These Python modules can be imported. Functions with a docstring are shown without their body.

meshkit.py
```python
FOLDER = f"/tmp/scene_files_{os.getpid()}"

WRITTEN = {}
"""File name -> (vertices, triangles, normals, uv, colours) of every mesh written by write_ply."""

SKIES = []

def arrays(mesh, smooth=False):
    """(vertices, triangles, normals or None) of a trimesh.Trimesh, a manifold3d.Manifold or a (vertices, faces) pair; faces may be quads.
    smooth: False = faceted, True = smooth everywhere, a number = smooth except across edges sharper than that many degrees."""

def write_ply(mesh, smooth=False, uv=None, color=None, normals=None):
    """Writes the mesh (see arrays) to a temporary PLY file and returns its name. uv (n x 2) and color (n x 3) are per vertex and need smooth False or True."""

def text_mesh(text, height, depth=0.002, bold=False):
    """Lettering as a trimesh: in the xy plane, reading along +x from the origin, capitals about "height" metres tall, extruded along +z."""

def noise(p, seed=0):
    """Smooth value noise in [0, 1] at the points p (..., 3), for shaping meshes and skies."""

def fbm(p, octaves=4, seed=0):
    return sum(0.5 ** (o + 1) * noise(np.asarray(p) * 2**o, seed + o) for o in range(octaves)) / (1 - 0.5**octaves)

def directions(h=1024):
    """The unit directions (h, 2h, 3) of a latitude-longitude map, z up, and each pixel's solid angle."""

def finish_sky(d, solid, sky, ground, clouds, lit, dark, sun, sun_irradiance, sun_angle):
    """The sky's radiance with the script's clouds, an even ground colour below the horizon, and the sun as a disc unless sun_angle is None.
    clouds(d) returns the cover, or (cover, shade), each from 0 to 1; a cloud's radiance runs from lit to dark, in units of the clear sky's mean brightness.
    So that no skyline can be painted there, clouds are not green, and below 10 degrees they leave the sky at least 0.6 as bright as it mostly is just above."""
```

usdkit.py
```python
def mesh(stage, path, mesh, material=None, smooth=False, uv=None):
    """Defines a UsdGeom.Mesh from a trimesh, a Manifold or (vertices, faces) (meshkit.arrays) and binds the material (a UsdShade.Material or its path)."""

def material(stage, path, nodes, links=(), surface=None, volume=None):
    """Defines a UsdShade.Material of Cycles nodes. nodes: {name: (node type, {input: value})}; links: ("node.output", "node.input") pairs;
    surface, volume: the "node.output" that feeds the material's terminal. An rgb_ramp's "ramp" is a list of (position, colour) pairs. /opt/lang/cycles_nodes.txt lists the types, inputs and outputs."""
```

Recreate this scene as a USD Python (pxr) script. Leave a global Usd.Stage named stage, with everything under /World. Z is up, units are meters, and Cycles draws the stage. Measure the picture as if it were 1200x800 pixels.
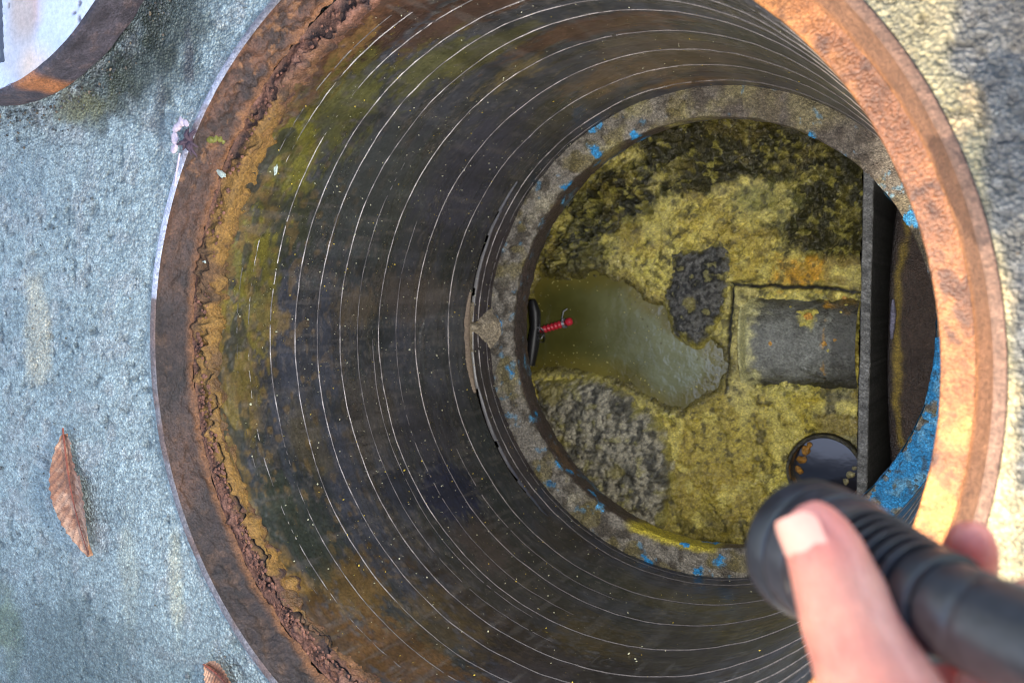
import math, random
import numpy as np, trimesh, shapely
import manifold3d as m3
import usdkit, meshkit
from meshkit import noise, fbm
from pxr import Usd, UsdGeom, UsdLux, UsdShade, Gf, Sdf, Vt

random.seed(7); RNG = np.random.default_rng(7)
stage = Usd.Stage.CreateInMemory()
UsdGeom.SetStageUpAxis(stage, 'Z'); UsdGeom.SetStageMetersPerUnit(stage, 1.0)
UsdGeom.Xform.Define(stage, '/World'); UsdGeom.Scope.Define(stage, '/World/Looks')
LK = '/World/Looks/'

# ------------------------------------------------------------------ camera, sky, sun, exposure
EXPOSURE = 2.1
FPX = 1050.0                                    # focal length in pixels of a 1200 px wide picture
TILT, ROLL, EYE = math.radians(29.86), math.radians(-3.18), .49
CAM = np.array([.6437 * EYE, .097 * EYE, EYE])
_c, _s, _c2, _s2 = math.cos(TILT), math.sin(TILT), math.cos(ROLL), math.sin(ROLL)
RIGHT = np.array([_c, 0, -_s]); _d, _u = np.array([-_s, 0, -_c]), np.array([0, 1., 0])
FWD, UP = _d * _c2 + _u * _s2, _u * _c2 - _d * _s2
cam = UsdGeom.Camera.Define(stage, '/World/camera')
M = Gf.Matrix4d(*RIGHT, 0, *UP, 0, *(-FWD), 0, *CAM, 1)
cam.AddTransformOp().Set(M)
cam.CreateProjectionAttr('perspective')
cam.CreateHorizontalApertureAttr(36.0); cam.CreateVerticalApertureAttr(24.0); cam.CreateFocalLengthAttr(FPX / 1200 * 36)
cam.CreateClippingRangeAttr(Gf.Vec2f(.01, 500)); cam.CreateExposureAttr(EXPOSURE)
cam.CreateFStopAttr(9.0); cam.CreateFocusDistanceAttr(.80)

SUN_EL, SUN_TO = math.radians(51), np.array([-.22, -1.0])       # towards the sun, from the bottom of the picture
SUN_TO = SUN_TO / np.hypot(*SUN_TO)
SUNV = np.array([*(SUN_TO * math.cos(SUN_EL)), math.sin(SUN_EL)])
usdkit.material(stage, LK + 'sky_light', {'sky': ('sky_texture', {'sky_type': 'single_scattering', 'sun_disc': False, 'sun_elevation': SUN_EL,
    'sun_rotation': math.atan2(SUNV[0], SUNV[1]), 'air_density': 1.0, 'aerosol_density': 1.5}), 'b': ('background_shader', {'strength': .15})}, [('sky.color', 'b.color')], surface='b.background')
dome = UsdLux.DomeLight.Define(stage, '/World/sky')
UsdShade.MaterialBindingAPI.Apply(dome.GetPrim()).Bind(UsdShade.Material.Get(stage, LK + 'sky_light'))
dome.GetPrim().SetCustomDataByKey('kind', 'structure')
sun = UsdLux.DistantLight.Define(stage, '/World/sun')
sun.CreateIntensityAttr(.54); sun.CreateAngleAttr(.5); sun.CreateColorAttr(Gf.Vec3f(1, .90, .74)); sun.CreateNormalizeAttr(True)
_z = SUNV; _x = np.cross([0, 0, 1], _z); _x /= np.linalg.norm(_x); _y = np.cross(_z, _x)
sun.AddTransformOp().Set(Gf.Matrix4d(*_x, 0, *_y, 0, *_z, 0, 0, 0, 6, 1))

# ------------------------------------------------------------------ helpers
def ray(px, py): return FWD + (px - 600) / FPX * RIGHT + (400 - py) / FPX * UP
def at(px, py, z):                              # where a line of sight meets the level z
    v = ray(px, py); return CAM + v * ((z - CAM[2]) / v[2])
def view(px, py, d): return CAM + d * ray(px, py)
def on_pipe(px, py, R=.277):
    v = ray(px, py); a = v[0]**2 + v[1]**2; b = 2 * (CAM[0]*v[0] + CAM[1]*v[1]); cc = CAM[0]**2 + CAM[1]**2 - R*R
    return CAM + v * ((-b + math.sqrt(b*b - 4*a*cc)) / (2*a))
def lin(*c):
    c = np.asarray(c, float) / 255
    return np.where(c < .04045, c / 12.92, ((c + .055) / 1.055) ** 2.4)
def sm(a, b, x):
    t = np.clip((x - a) / (b - a), 0, 1); return t * t * (3 - 2 * t)
def mixc(c, new, w):
    return c + (np.asarray(new) - c) * np.asarray(w)[..., None]
USED = {}
def path_for(name, parent=None):
    base = (parent.GetPath().pathString if parent else '/World') + '/' + name
    k = USED.get(base, 0); USED[base] = k + 1
    return base if k == 0 else f'{base}_{k:03d}'
def tag(o, label=None, cat=None, group=None, kind=None):
    p = o.GetPrim() if hasattr(o, 'GetPrim') else o
    for k, v in (('label', label), ('category', cat), ('group', group), ('kind', kind)):
        if v: p.SetCustomDataByKey(k, v)
    return p
def obj(name, mesh, mat, parent=None, smooth=False, col=None, wet=None, label=None, cat=None, group=None, kind=None):
    m = usdkit.mesh(stage, path_for(name, parent), mesh, LK + mat, smooth=smooth)
    pv = UsdGeom.PrimvarsAPI(m)
    if col is not None:
        pv.CreatePrimvar('tint', Sdf.ValueTypeNames.Color3fArray, 'vertex').Set(Vt.Vec3fArray.FromNumpy(np.clip(col, 0, 1).astype(np.float32)))
    if wet is not None:
        pv.CreatePrimvar('wet', Sdf.ValueTypeNames.FloatArray, 'vertex').Set(Vt.FloatArray.FromNumpy(np.clip(wet, 0, 1).astype(np.float32)))
    return tag(m, label, cat, group, kind)
def thing(name, label, cat, loc=(0, 0, 0), group=None):
    x = UsdGeom.Xform.Define(stage, path_for(name))
    return tag(x, label, cat, group)
def quads(nu, nv, wrap=False):
    u, v = np.meshgrid(np.arange(nu if wrap else nu - 1), np.arange(nv - 1), indexing='ij')
    u2 = (u + 1) % nu
    return np.stack([u * nv + v, u2 * nv + v, u2 * nv + v + 1, u * nv + v + 1], -1).reshape(-1, 4)
def normals_up(v, f):                           # faces turned so that the grid's mean normal looks up
    a = np.cross(v[f[:, 1]] - v[f[:, 0]], v[f[:, 2]] - v[f[:, 0]])
    return f if a[:, 2].sum() > 0 else f[:, ::-1]
def merge(ms): return trimesh.util.concatenate(ms)
def lathe(profile, nth, disp=None, arc=(0, 2 * math.pi), closed=True):
    """Profile [(r, z)...] about the z axis; disp(points) gives an offset along the radius."""
    pr = np.array(profile, float); th = np.linspace(arc[0], arc[1], nth, endpoint=not closed)
    v = np.stack([np.cos(th)[:, None] * pr[:, 0], np.sin(th)[:, None] * pr[:, 0], np.broadcast_to(pr[:, 1], (nth, len(pr)))], -1).reshape(-1, 3)
    return v, quads(nth, len(pr), closed)
def resample(profile, step):
    p = np.array(profile, float); out = [p[0]]
    for a, b in zip(p[:-1], p[1:]):
        n = max(1, int(round(np.linalg.norm(b - a) / step)))
        out += [a + (b - a) * k / n for k in range(1, n + 1)]
    return np.array(out)
def tube(pts, rad, n=8, caps=True):
    pts = np.asarray(pts, float); rad = np.broadcast_to(rad, len(pts)); tg = np.gradient(pts, axis=0); tg /= np.linalg.norm(tg, axis=1)[:, None]
    ref = np.array([.31, .22, .92]); v = []
    for p, t, r in zip(pts, tg, rad):
        a = np.cross(t, ref); a /= np.linalg.norm(a); b = np.cross(t, a)
        w = np.linspace(0, 2 * math.pi, n, endpoint=False)
        v.append(p + r * (np.cos(w)[:, None] * a + np.sin(w)[:, None] * b))
    v = np.vstack(v); f = []
    for i in range(len(pts) - 1):
        for k in range(n):
            a, b = i * n + k, i * n + (k + 1) % n
            f += [[a, b, b + n], [a, b + n, a + n]]
    if caps:
        for e, base in ((0, 0), (1, (len(pts) - 1) * n)):
            v = np.vstack([v, pts[0 if e == 0 else -1]]); c = len(v) - 1
            f += [[c, base + k, base + (k + 1) % n] for k in range(n)]
    m = trimesh.Trimesh(v, f, process=False); m.fix_normals(); return m
def pebble(c, r, squash=(1, 1, 1), seed=0, sub=1, rough=.35):
    m = trimesh.creation.icosphere(subdivisions=sub, radius=1.0)
    v = m.vertices * (1 + rough * (noise(m.vertices * 1.7 + seed * 3.1, seed) - .5))[:, None] * np.array(squash)
    a = seed * 1.7; rz = np.array([[math.cos(a), -math.sin(a), 0], [math.sin(a), math.cos(a), 0], [0, 0, 1]])
    return trimesh.Trimesh(v @ rz.T * r + np.asarray(c), m.faces, process=False)

# ------------------------------------------------------------------ materials
def tinted(name, rough=.8, scale=300, bump=.5, dist=.002, vary=.35, spec=.4, rough_wet=.2, grit=0., grit_scale=430, grit_dark=.5, detail=6, low=0., **more):
    """A surface whose colour comes from the mesh's stains ('tint') broken up by fine grain; 'wet' lowers the roughness; grit = sharp grains that stand out."""
    n = {'geo': ('texture_coordinate', {}), 'tint': ('attribute', {'attribute': 'tint'}), 'wet': ('attribute', {'attribute': 'wet'}),
         'n1': ('noise_texture', {'scale': scale, 'detail': detail, 'roughness': .7}),
         'n2': ('noise_texture', {'scale': scale * .22, 'detail': 5.0, 'roughness': .62}),
         'r1': ('map_range', {'from_min': .38, 'from_max': .62, 'to_min': 1 - vary, 'to_max': 1 + vary}),
         'r2': ('map_range', {'from_min': .35, 'from_max': .65, 'to_min': 1 - vary * .6, 'to_max': 1 + vary * .6}),
         'm0': ('math', {'math_type': 'multiply'}), 'mul': ('vector_math', {'math_type': 'scale'}),
         'rr': ('map_range', {'from_min': 0., 'from_max': 1., 'to_min': rough, 'to_max': rough_wet}),
         'add': ('math', {'math_type': 'multiply_add', 'value2': .5}),
         'b': ('bump', {'strength': bump, 'distance': dist}),
         'p': ('principled_bsdf', {'specular_ior_level': spec, **more})}
    l = [('geo.object', 'n1.vector'), ('geo.object', 'n2.vector'), ('n1.fac', 'r1.value'), ('n2.fac', 'r2.value'), ('r1.result', 'm0.value1'), ('r2.result', 'm0.value2'),
         ('tint.color', 'mul.vector1'), ('mul.vector', 'p.base_color'), ('wet.fac', 'rr.value'), ('rr.result', 'p.roughness'),
         ('n2.fac', 'add.value1'), ('n1.fac', 'add.value3'), ('b.normal', 'p.normal')]
    if grit:
        n.update({'wv': ('noise_texture', {'scale': grit_scale * .6, 'detail': 3.0}), 'wm': ('vector_math', {'math_type': 'multiply_add', 'vector2': (.0016, .0016, .0016)}),
                  'v': ('voronoi_texture', {'feature': 'f1', 'scale': grit_scale, 'randomness': 1.0}), 'vh': ('map_range', {'from_min': .15, 'from_max': .75, 'to_min': 1., 'to_max': 0.}),
                  'vb': ('math', {'math_type': 'multiply_add', 'value2': grit}), 'vs': ('separate_color', {}), 'vc': ('map_range', {'from_min': 0., 'from_max': 1., 'to_min': 1 - grit_dark, 'to_max': 1 + grit_dark}),
                  'vd': ('map_range', {'from_min': 0., 'from_max': 1., 'to_min': 1 - grit_dark, 'to_max': 1.1}), 'm1': ('math', {'math_type': 'multiply'}), 'm2': ('math', {'math_type': 'multiply'})})
        l += [('geo.object', 'wv.vector'), ('wv.color', 'wm.vector1'), ('geo.object', 'wm.vector3'), ('wm.vector', 'v.vector'), ('v.distance', 'vh.value'), ('vh.result', 'vb.value1'), ('add.value', 'vb.value3'), ('vb.value', 'b.height'),
              ('v.color', 'vs.color'), ('vs.r', 'vc.value'), ('vh.result', 'vd.value'), ('m0.value', 'm1.value1'), ('vc.result', 'm1.value2'), ('m1.value', 'm2.value1'), ('vd.result', 'm2.value2'), ('m2.value', 'mul.scale')]
    else:
        l += [('add.value', 'b.height'), ('m0.value', 'mul.scale')]
    return usdkit.material(stage, LK + name, n, l, surface='p.BSDF')
def plain(name, col, rough=.6, spec=.4, scale=400, vary=.25, bump=.2, dist=.001, metallic=0., **kw):
    n = {'geo': ('texture_coordinate', {}), 'n1': ('noise_texture', {'scale': scale, 'detail': 5.0, 'roughness': .6}),
         'r': ('rgb_ramp', {'ramp': [(.3, tuple(np.asarray(col) * (1 - vary))), (.7, tuple(np.clip(np.asarray(col) * (1 + vary), 0, 1)))]}),
         'b': ('bump', {'strength': bump, 'distance': dist}), 'p': ('principled_bsdf', {'roughness': rough, 'specular_ior_level': spec, 'metallic': metallic, **kw})}
    return usdkit.material(stage, LK + name, n, [('geo.object', 'n1.vector'), ('n1.fac', 'r.fac'), ('r.color', 'p.base_color'), ('n1.fac', 'b.height'), ('b.normal', 'p.normal')], surface='p.BSDF')

tinted('concrete', rough=.6, scale=420, bump=.85, dist=.0020, vary=.24, rough_wet=.18, spec=.55, grit=.9, grit_scale=440, grit_dark=.26)
tinted('rusted_iron', rough=.75, scale=420, bump=.7, dist=.0016, vary=.30, rough_wet=.3, grit=.3, grit_scale=600, grit_dark=.14)
tinted('pipe_plastic', rough=.55, scale=420, bump=.25, dist=.0006, vary=.28, rough_wet=.2, spec=.5)
tinted('mortar', rough=.8, scale=420, bump=.7, dist=.0018, vary=.30, rough_wet=.3, grit=.6, grit_scale=520, grit_dark=.3)
tinted('sludge', rough=.55, scale=360, bump=.8, dist=.0030, vary=.34, rough_wet=.08, spec=.8, grit=.22, grit_scale=420, grit_dark=.16)
tinted('lid_paint', rough=.42, scale=300, bump=.25, dist=.0008, vary=.12, rough_wet=.3, spec=.5)
tinted('leaf_skin', rough=.6, scale=500, bump=.3, dist=.0006, vary=.25)
tinted('skin', rough=.45, scale=1100, bump=.35, dist=.0006, vary=.10, spec=.45, subsurface_weight=.35, subsurface_scale=.004, subsurface_radius=(1., .35, .18))
tinted('ridge', rough=.6, scale=700, bump=.5, dist=.0006, vary=.4)
plain('ridge_dust', lin(158, 146, 138), rough=.7, vary=.45, scale=160)
plain('ridge_faint', lin(100, 92, 88), rough=.7, vary=.5, scale=160)
plain('blue_paint', lin(44, 126, 168), rough=.6, vary=.35, scale=500, bump=.5, dist=.0015)
plain('black_plastic', lin(33, 30, 32), rough=.30, spec=.5, vary=.35, bump=.15, scale=250)
plain('black_gloss', lin(26, 24, 26), rough=.30, spec=.5, vary=.1, bump=.01)
plain('black_cable', lin(24, 24, 26), rough=.45)
plain('wire', lin(150, 150, 155), rough=.35, metallic=.7)
plain('red_plastic', lin(184, 38, 52), rough=.4, bump=.05)
plain('tan_filler', lin(120, 104, 86), rough=.85, vary=.4, bump=.6, dist=.002)
plain('speck_pale', lin(176, 172, 140), rough=.6, vary=.35, scale=60)
plain('speck_yellow', lin(190, 165, 60), rough=.6, vary=.35, scale=60)
plain('pale_flake', lin(168, 176, 160), rough=.7)
plain('yellow_leaf', lin(104, 100, 40), rough=.6)
plain('dark_dry', lin(70, 52, 58), rough=.8, vary=.4)
plain('pink_petal', lin(186, 164, 164), rough=.6)
plain('nail', lin(196, 142, 124), rough=.28, spec=.6, vary=.03, bump=0.)
plain('sleeve_cloth', lin(40, 44, 58), rough=.9, scale=1500)
plain('shade_wall_render', lin(190, 182, 170), rough=.9, scale=40, dist=.004)
plain('dark_soil', lin(30, 26, 20), rough=.9)
n = {'n1': ('noise_texture', {'scale': 70.0, 'detail': 4.0, 'roughness': .55}), 'geo': ('texture_coordinate', {}), 'b': ('bump', {'strength': .45, 'distance': .0035}),
     'n2': ('noise_texture', {'scale': 14.0, 'detail': 4.0}), 'r': ('rgb_ramp', {'ramp': [(.3, (.75, .75, .7)), (.7, (1.2, 1.2, 1.2))]}),
     't': ('attribute', {'attribute': 'tint'}), 'mx': ('mix', {'mix_type': 'multiply', 'fac': 1.0}), 'p': ('principled_bsdf', {'roughness': .10, 'specular_ior_level': .8})}
usdkit.material(stage, LK + 'murky_water', n, [('geo.object', 'n1.vector'), ('geo.object', 'n2.vector'), ('n2.fac', 'r.fac'), ('r.color', 'mx.color1'), ('t.color', 'mx.color2'), ('mx.color', 'p.base_color'), ('n1.fac', 'b.height'), ('b.normal', 'p.normal')], surface='p.BSDF')
n.pop('t'); n.pop('mx')
n['b'] = ('bump', {'strength': .1, 'distance': .001})
n['r'] = ('rgb_ramp', {'ramp': [(.35, tuple(lin(20, 19, 22))), (.65, tuple(lin(30, 28, 32)))]})
usdkit.material(stage, LK + 'dark_water', n, [('geo.object', 'n1.vector'), ('geo.object', 'n2.vector'), ('n2.fac', 'r.fac'), ('r.color', 'p.base_color'), ('n1.fac', 'b.height'), ('b.normal', 'p.normal')], surface='p.BSDF')
usdkit.material(stage, LK + 'added_pit_glow', {'e': ('emission', {'color': (1, .96, .88), 'strength': 400.0})}, [], surface='e.emission')  # glow added to the torch lens to brighten the pit floor

# ------------------------------------------------------------------ ground
def ground():
    th = np.linspace(0, 2 * math.pi, 1500, endpoint=False)
    rr = np.concatenate([[.3085, .3085], np.linspace(.309, .66, 215), np.geomspace(.67, 60, 26)])
    T, R = np.meshgrid(th, rr, indexing='ij'); X, Y = R * np.cos(T), R * np.sin(T)
    P = np.stack([X, Y, 0 * X], -1).reshape(-1, 3)
    r = R.ravel()
    g = noise(P * 330, 1) * .5 + noise(P * 620, 2) * .35 + noise(P * 160, 3) * .35
    near = sm(.3085, .318, r) * (1 - sm(.9, 2, r))
    mid = fbm(P * 22, 3, 5) - .5
    h = near * ((g - .6) * .0020 + mid * .0022)
    pits = sm(.72, .85, noise(P * 150, 9)) * sm(.45, .6, fbm(P * 20, 3, 15)); h -= near * pits * .0014
    P[:, 2] = h - .0006
    P[:, 2].reshape(T.shape)[:, 0] = -.05
    x, y = P[:, 0], P[:, 1]
    c = np.tile(lin(166, 174, 164), (len(P), 1))
    n1, n2 = fbm(P * 14, 4, 11), fbm(P * 55, 3, 12)
    c = mixc(c, lin(130, 142, 138), sm(.45, .72, n1) * .6)                       # greenish damp film
    c = mixc(c, lin(176, 172, 160), sm(.5, .75, n2) * .6)
    c = mixc(c, lin(90, 94, 86), pits * .5)
    gg = np.clip((g - .45) / .35, 0, 1); c = c * (.74 + .34 * gg)[:, None]        # darker between the grains
    def streak(px, py, w, l, col, k):
        nonlocal c
        q = at(px, py, 0); d = np.hypot((x - q[0]) / w, (y - q[1]) / l) + (fbm(P * 60, 3, 21) - .5) * .9
        c = mixc(c, col, sm(1.05, .35, d) * k)
    streak(45, 390, .026, .075, lin(196, 182, 150), .75); streak(205, 690, .012, .05, lin(196, 186, 150), .6); streak(150, 670, .018, .06, lin(182, 178, 150), .45)
    streak(10, 740, .03, .05, lin(120, 126, 60), .7); streak(90, 770, .12, .07, lin(84, 92, 84), .6); streak(280, 690, .02, .05, lin(120, 132, 96), .4)
    streak(170, 75, .07, .05, lin(52, 54, 36), .85); streak(200, 25, .07, .05, lin(58, 60, 44), .8); streak(120, 112, .06, .035, lin(66, 66, 42), .7); streak(90, 125, .05, .02, lin(120, 110, 50), .6)
    streak(185, 135, .012, .035, lin(70, 66, 62), .6); streak(220, 70, .008, .03, lin(84, 74, 74), .5)
    c = mixc(c, lin(92, 104, 98), sm(-.16, -.36, y + (n1 - .5) * .2) * sm(.05, -.1, x) * .65)
    warm = sm(.10, .26, x) * (1 - sm(.9, 2, r))
    c = mixc(c, c * np.array([.86, .62, .37]), warm)                            # warm sunlit tone painted into the ground on the right
    hand_shade_area = shapely.Polygon([at(px, py, 0)[:2] for px, py in [(1118, -40), (1120, 80), (1150, 135), (1166, 240), (1176, 330), (1190, 420), (1196, 560), (1215, 700), (1420, 760), (1420, -60)]])
    pt = shapely.points(x, y); sd = np.where(shapely.contains(hand_shade_area, pt), -1, 1) * shapely.distance(hand_shade_area.boundary, pt) + (n2 - .5) * .016
    hand_shade = sm(.004, -.004, sd); c = mixc(c, lin(74, 73, 72) * (.5 + .9 * gg)[:, None], hand_shade * .9); P[:, 2] -= hand_shade * .002 * near  # shadow of the hand painted dark into the upper right ground
    f = quads(1500, len(rr), True); f = f[:, ::-1] if np.cross(P[f[0, 1]] - P[f[0, 0]], P[f[0, 2]] - P[f[0, 0]])[2] < 0 else f
    f2 = quads(1500, len(rr), True)
    v1, v2 = P[f2[len(rr) * 2]][:3], None
    q = f2[100]; nz = np.cross(P[q[1]] - P[q[0]], P[q[2]] - P[q[0]])[2]
    if nz < 0: f2 = f2[:, ::-1]
    obj('pavement', (P, f2), 'concrete', smooth=True, col=c, wet=sm(.4, .7, n1) * .8, kind='structure', label='rough wet grey concrete ground around the manhole', cat='ground')
ground()
def loose_grit():
    ms = []
    for i in range(1500):
        a = RNG.uniform(0, 2 * math.pi); r = .315 + RNG.random() ** .8 * .42; s = RNG.uniform(.0005, .0012) + (RNG.random() > .96) * RNG.uniform(.0004, .0016)
        ms.append(pebble((r * math.cos(a), r * math.sin(a), s * .3), s, (1, .8, .6), i, 0, .7))
    for i in range(500):                                                           # dirt gathered at the foot of the lid
        a = math.radians(RNG.uniform(-110, 10)); r = .249 + abs(RNG.normal(0, .012)); s = RNG.uniform(.0006, .0018)
        ms.append(pebble((-.469 + r * math.cos(a), .460 + r * math.sin(a), s * .3), s, (1, .8, .6), i, 0, .7))
    m = merge(ms); k = np.repeat(RNG.random(2000), len(m.vertices) // 2000)
    c = lin(96, 96, 90) * (.3 + 1.5 * k)[:, None] ; c = mixc(c, c * np.array([1.3, .9, .6]), (k * 7 % 1) > .7)
    obj('grit', m, 'concrete', col=c, kind='stuff', label='loose grit and small stone chips scattered over the concrete', cat='grit')
loose_grit()

# ------------------------------------------------------------------ manhole frame
AR, BR, CR = .302, .2935, .2765
def frame():
    t = thing('manhole_surround', 'round rusty cast iron manhole frame set in the concrete, open with no lid', 'manhole frame')
    nth = 1300
    def rust(P, seed):
        a = fbm(P * 38, 4, seed); b = fbm(P * 120, 3, seed + 3); e = fbm(P * 12, 3, seed + 6)
        return a, b, e
    def lumps(P, amp, seed):
        a, b, e = rust(P, seed)
        return (a - .5) * amp * 1.6 + (b - .5) * amp * 1.5 + np.maximum(0, noise(P * 210, seed + 9) - .5) * amp * 1.8 - sm(.62, .75, noise(P * 95, seed + 11)) * amp * .6
    # top rim: thin iron edge, sky sheen painted pale on its upper left
    v, f = lathe(resample([(.3085, -.02), (.3085, .0005), (.3078, .0012), (.3035, .0012), (AR + .0004, .0004)], .002), nth)
    a, b, e = rust(v, 31); v[:, 2] += (fbm(v * 40, 3, 2) - .5) * .0008
    th = np.degrees(np.arctan2(v[:, 1], v[:, 0]))
    c = np.tile(lin(112, 104, 102), (len(v), 1)); c = mixc(c, lin(176, 174, 182), sm(120, 150, th) * 1.0 * (th < 172)); c = mixc(c, lin(104, 80, 68), sm(.5, .66, a) * .8)
    right = sm(-.05, .2, v[:, 0]); c = mixc(c, lin(92, 66, 50), right * .95)
    obj('rim', (v, f), 'rusted_iron', t, True, c, .4 * (1 - right))
    # recess wall
    v, f = lathe(resample([(AR + .0004, .0004), (AR, -.003), (BR + .001, -.0275), (BR, -.030)], .0011), nth)
    a, b, e = rust(v, 41); rad = np.hypot(v[:, 0], v[:, 1]); edge = sm(.0, .006, .001 - v[:, 2])
    rough_side = sm(.05, -.2, v[:, 0])
    tl = np.exp(-((np.arctan2(v[:, 1], v[:, 0]) - math.radians(122)) / .45) ** 2) + np.exp(-(((np.arctan2(v[:, 1], v[:, 0]) % (2 * math.pi)) - math.radians(232)) / .3) ** 2) * .6
    k = 1 + lumps(v, .0018, 41) * (.25 + .75 * rough_side + 1.6 * tl) * edge / rad; v[:, :2] *= k[:, None]
    c = np.tile(lin(54, 43, 38), (len(v), 1)); c = mixc(c, lin(38, 32, 29), sm(.45, .7, a) * .8); c = mixc(c, lin(78, 58, 45), sm(.52, .72, b) * .6)
    c = mixc(c, lin(96, 64, 46), sm(.5, .75, e) * .45)
    right = sm(-.05, .2, v[:, 0]); c = mixc(c, c * .4 + lin(120, 82, 56) * .6, right)
    up = sm(.05, .2, v[:, 1]) * (1 - right); c = mixc(c, lin(98, 66, 48), up * sm(.42, .6, a) * .8); c = mixc(c, lin(34, 27, 24), up * sm(.52, .66, b) * .7); c = mixc(c, lin(134, 92, 58), up * sm(.6, .7, fbm(v * 160, 3, 47)) * .6)
    low = sm(-.022, -.030, v[:, 2]); c = mixc(c, lin(128, 82, 44), low * .6)
    obj('recess_wall', (v, f), 'rusted_iron', t, True, c, .35 * sm(.4, .6, e))
    # lid seat ledge and its lip
    v, f = lathe(resample([(BR, -.030), (BR - .002, -.0312), (CR + .003, -.0318), (CR + .0006, -.0330), (CR, -.036), (CR + .001, -.046), (CR + .004, -.055)], .0011), nth)
    a, b, e = rust(v, 51); rad = np.hypot(v[:, 0], v[:, 1])
    ang = np.arctan2(v[:, 1], v[:, 0]); crust = .25 + 1.8 * sm(.45, .8, np.cos(ang - math.radians(218))) + 1.5 * sm(.4, .8, np.cos(ang - math.radians(130)))
    mid = sm(BR, BR - .004, rad)
    d = lumps(v, .0026, 51) * crust * mid
    v[:, 2] += d; v[:, :2] *= (1 + d * .5 / rad)[:, None]
    # crack between ledge and pipe at the lower left
    wob = CR + .0035 + (fbm(np.stack([np.cos(ang), np.sin(ang), 0 * ang], -1) * 7, 3, 61) - .5) * .007
    cr = sm(.0016, .0004, np.abs(rad - wob)) * sm(.62, .9, np.cos(ang - math.radians(222))) * (v[:, 2] > -.041)
    v[:, 2] -= cr * .005
    c = np.tile(lin(120, 76, 42), (len(v), 1)); c = mixc(c, lin(92, 56, 34), sm(.48, .68, a) * .6); c = mixc(c, lin(150, 102, 58), sm(.52, .70, b) * .4); c = mixc(c, lin(70, 44, 32), sm(.60, .72, b) * .6); c = mixc(c, lin(96, 58, 38), sm(.46, .62, e) * .55); c = mixc(c, lin(172, 112, 56), sm(.56, .64, fbm(v * 24, 4, 57)) * .55); c = mixc(c, lin(52, 34, 28), sm(.63, .70, fbm(v * np.array([70, 70, 70]), 4, 58)) * .75)
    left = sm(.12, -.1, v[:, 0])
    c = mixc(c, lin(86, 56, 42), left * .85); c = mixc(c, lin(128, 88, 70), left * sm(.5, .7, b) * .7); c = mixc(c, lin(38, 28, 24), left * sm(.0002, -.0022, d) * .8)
    side = sm(.78, .95, np.cos(ang - math.radians(172))); yl = sm(CR + .006 + .011 * side + (b - .5) * .012 + (a - .5) * .01, CR + .002 + .009 * side, rad) * sm(.35, .85, np.cos(ang - math.radians(185))) * sm(.30, .46, b + .3 * side); c = mixc(c, mixc(np.tile(lin(124, 90, 36), (len(v), 1)), lin(84, 60, 32), sm(.45, .6, a)), yl * .85)
    c = mixc(c, lin(22, 17, 14), cr); c = mixc(c, lin(70, 46, 34), sm(.55, .75, e) * .5)
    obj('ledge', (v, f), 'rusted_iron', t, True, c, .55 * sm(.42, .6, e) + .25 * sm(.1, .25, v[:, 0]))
    # loose flakes of rust along the ledge
    ms = []
    for i in range(900):
        a = math.radians(RNG.normal(222, 26) if i % 3 else RNG.uniform(80, 300)); r = CR + .001 + RNG.random() * .015; s = RNG.uniform(.0006, .0022) * (1.3 if i % 11 == 0 else 1)
        ms.append(pebble((r * math.cos(a), r * math.sin(a), -.0312 + s * .2), s, (1, .8, .6), i, 0, .6))
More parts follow.
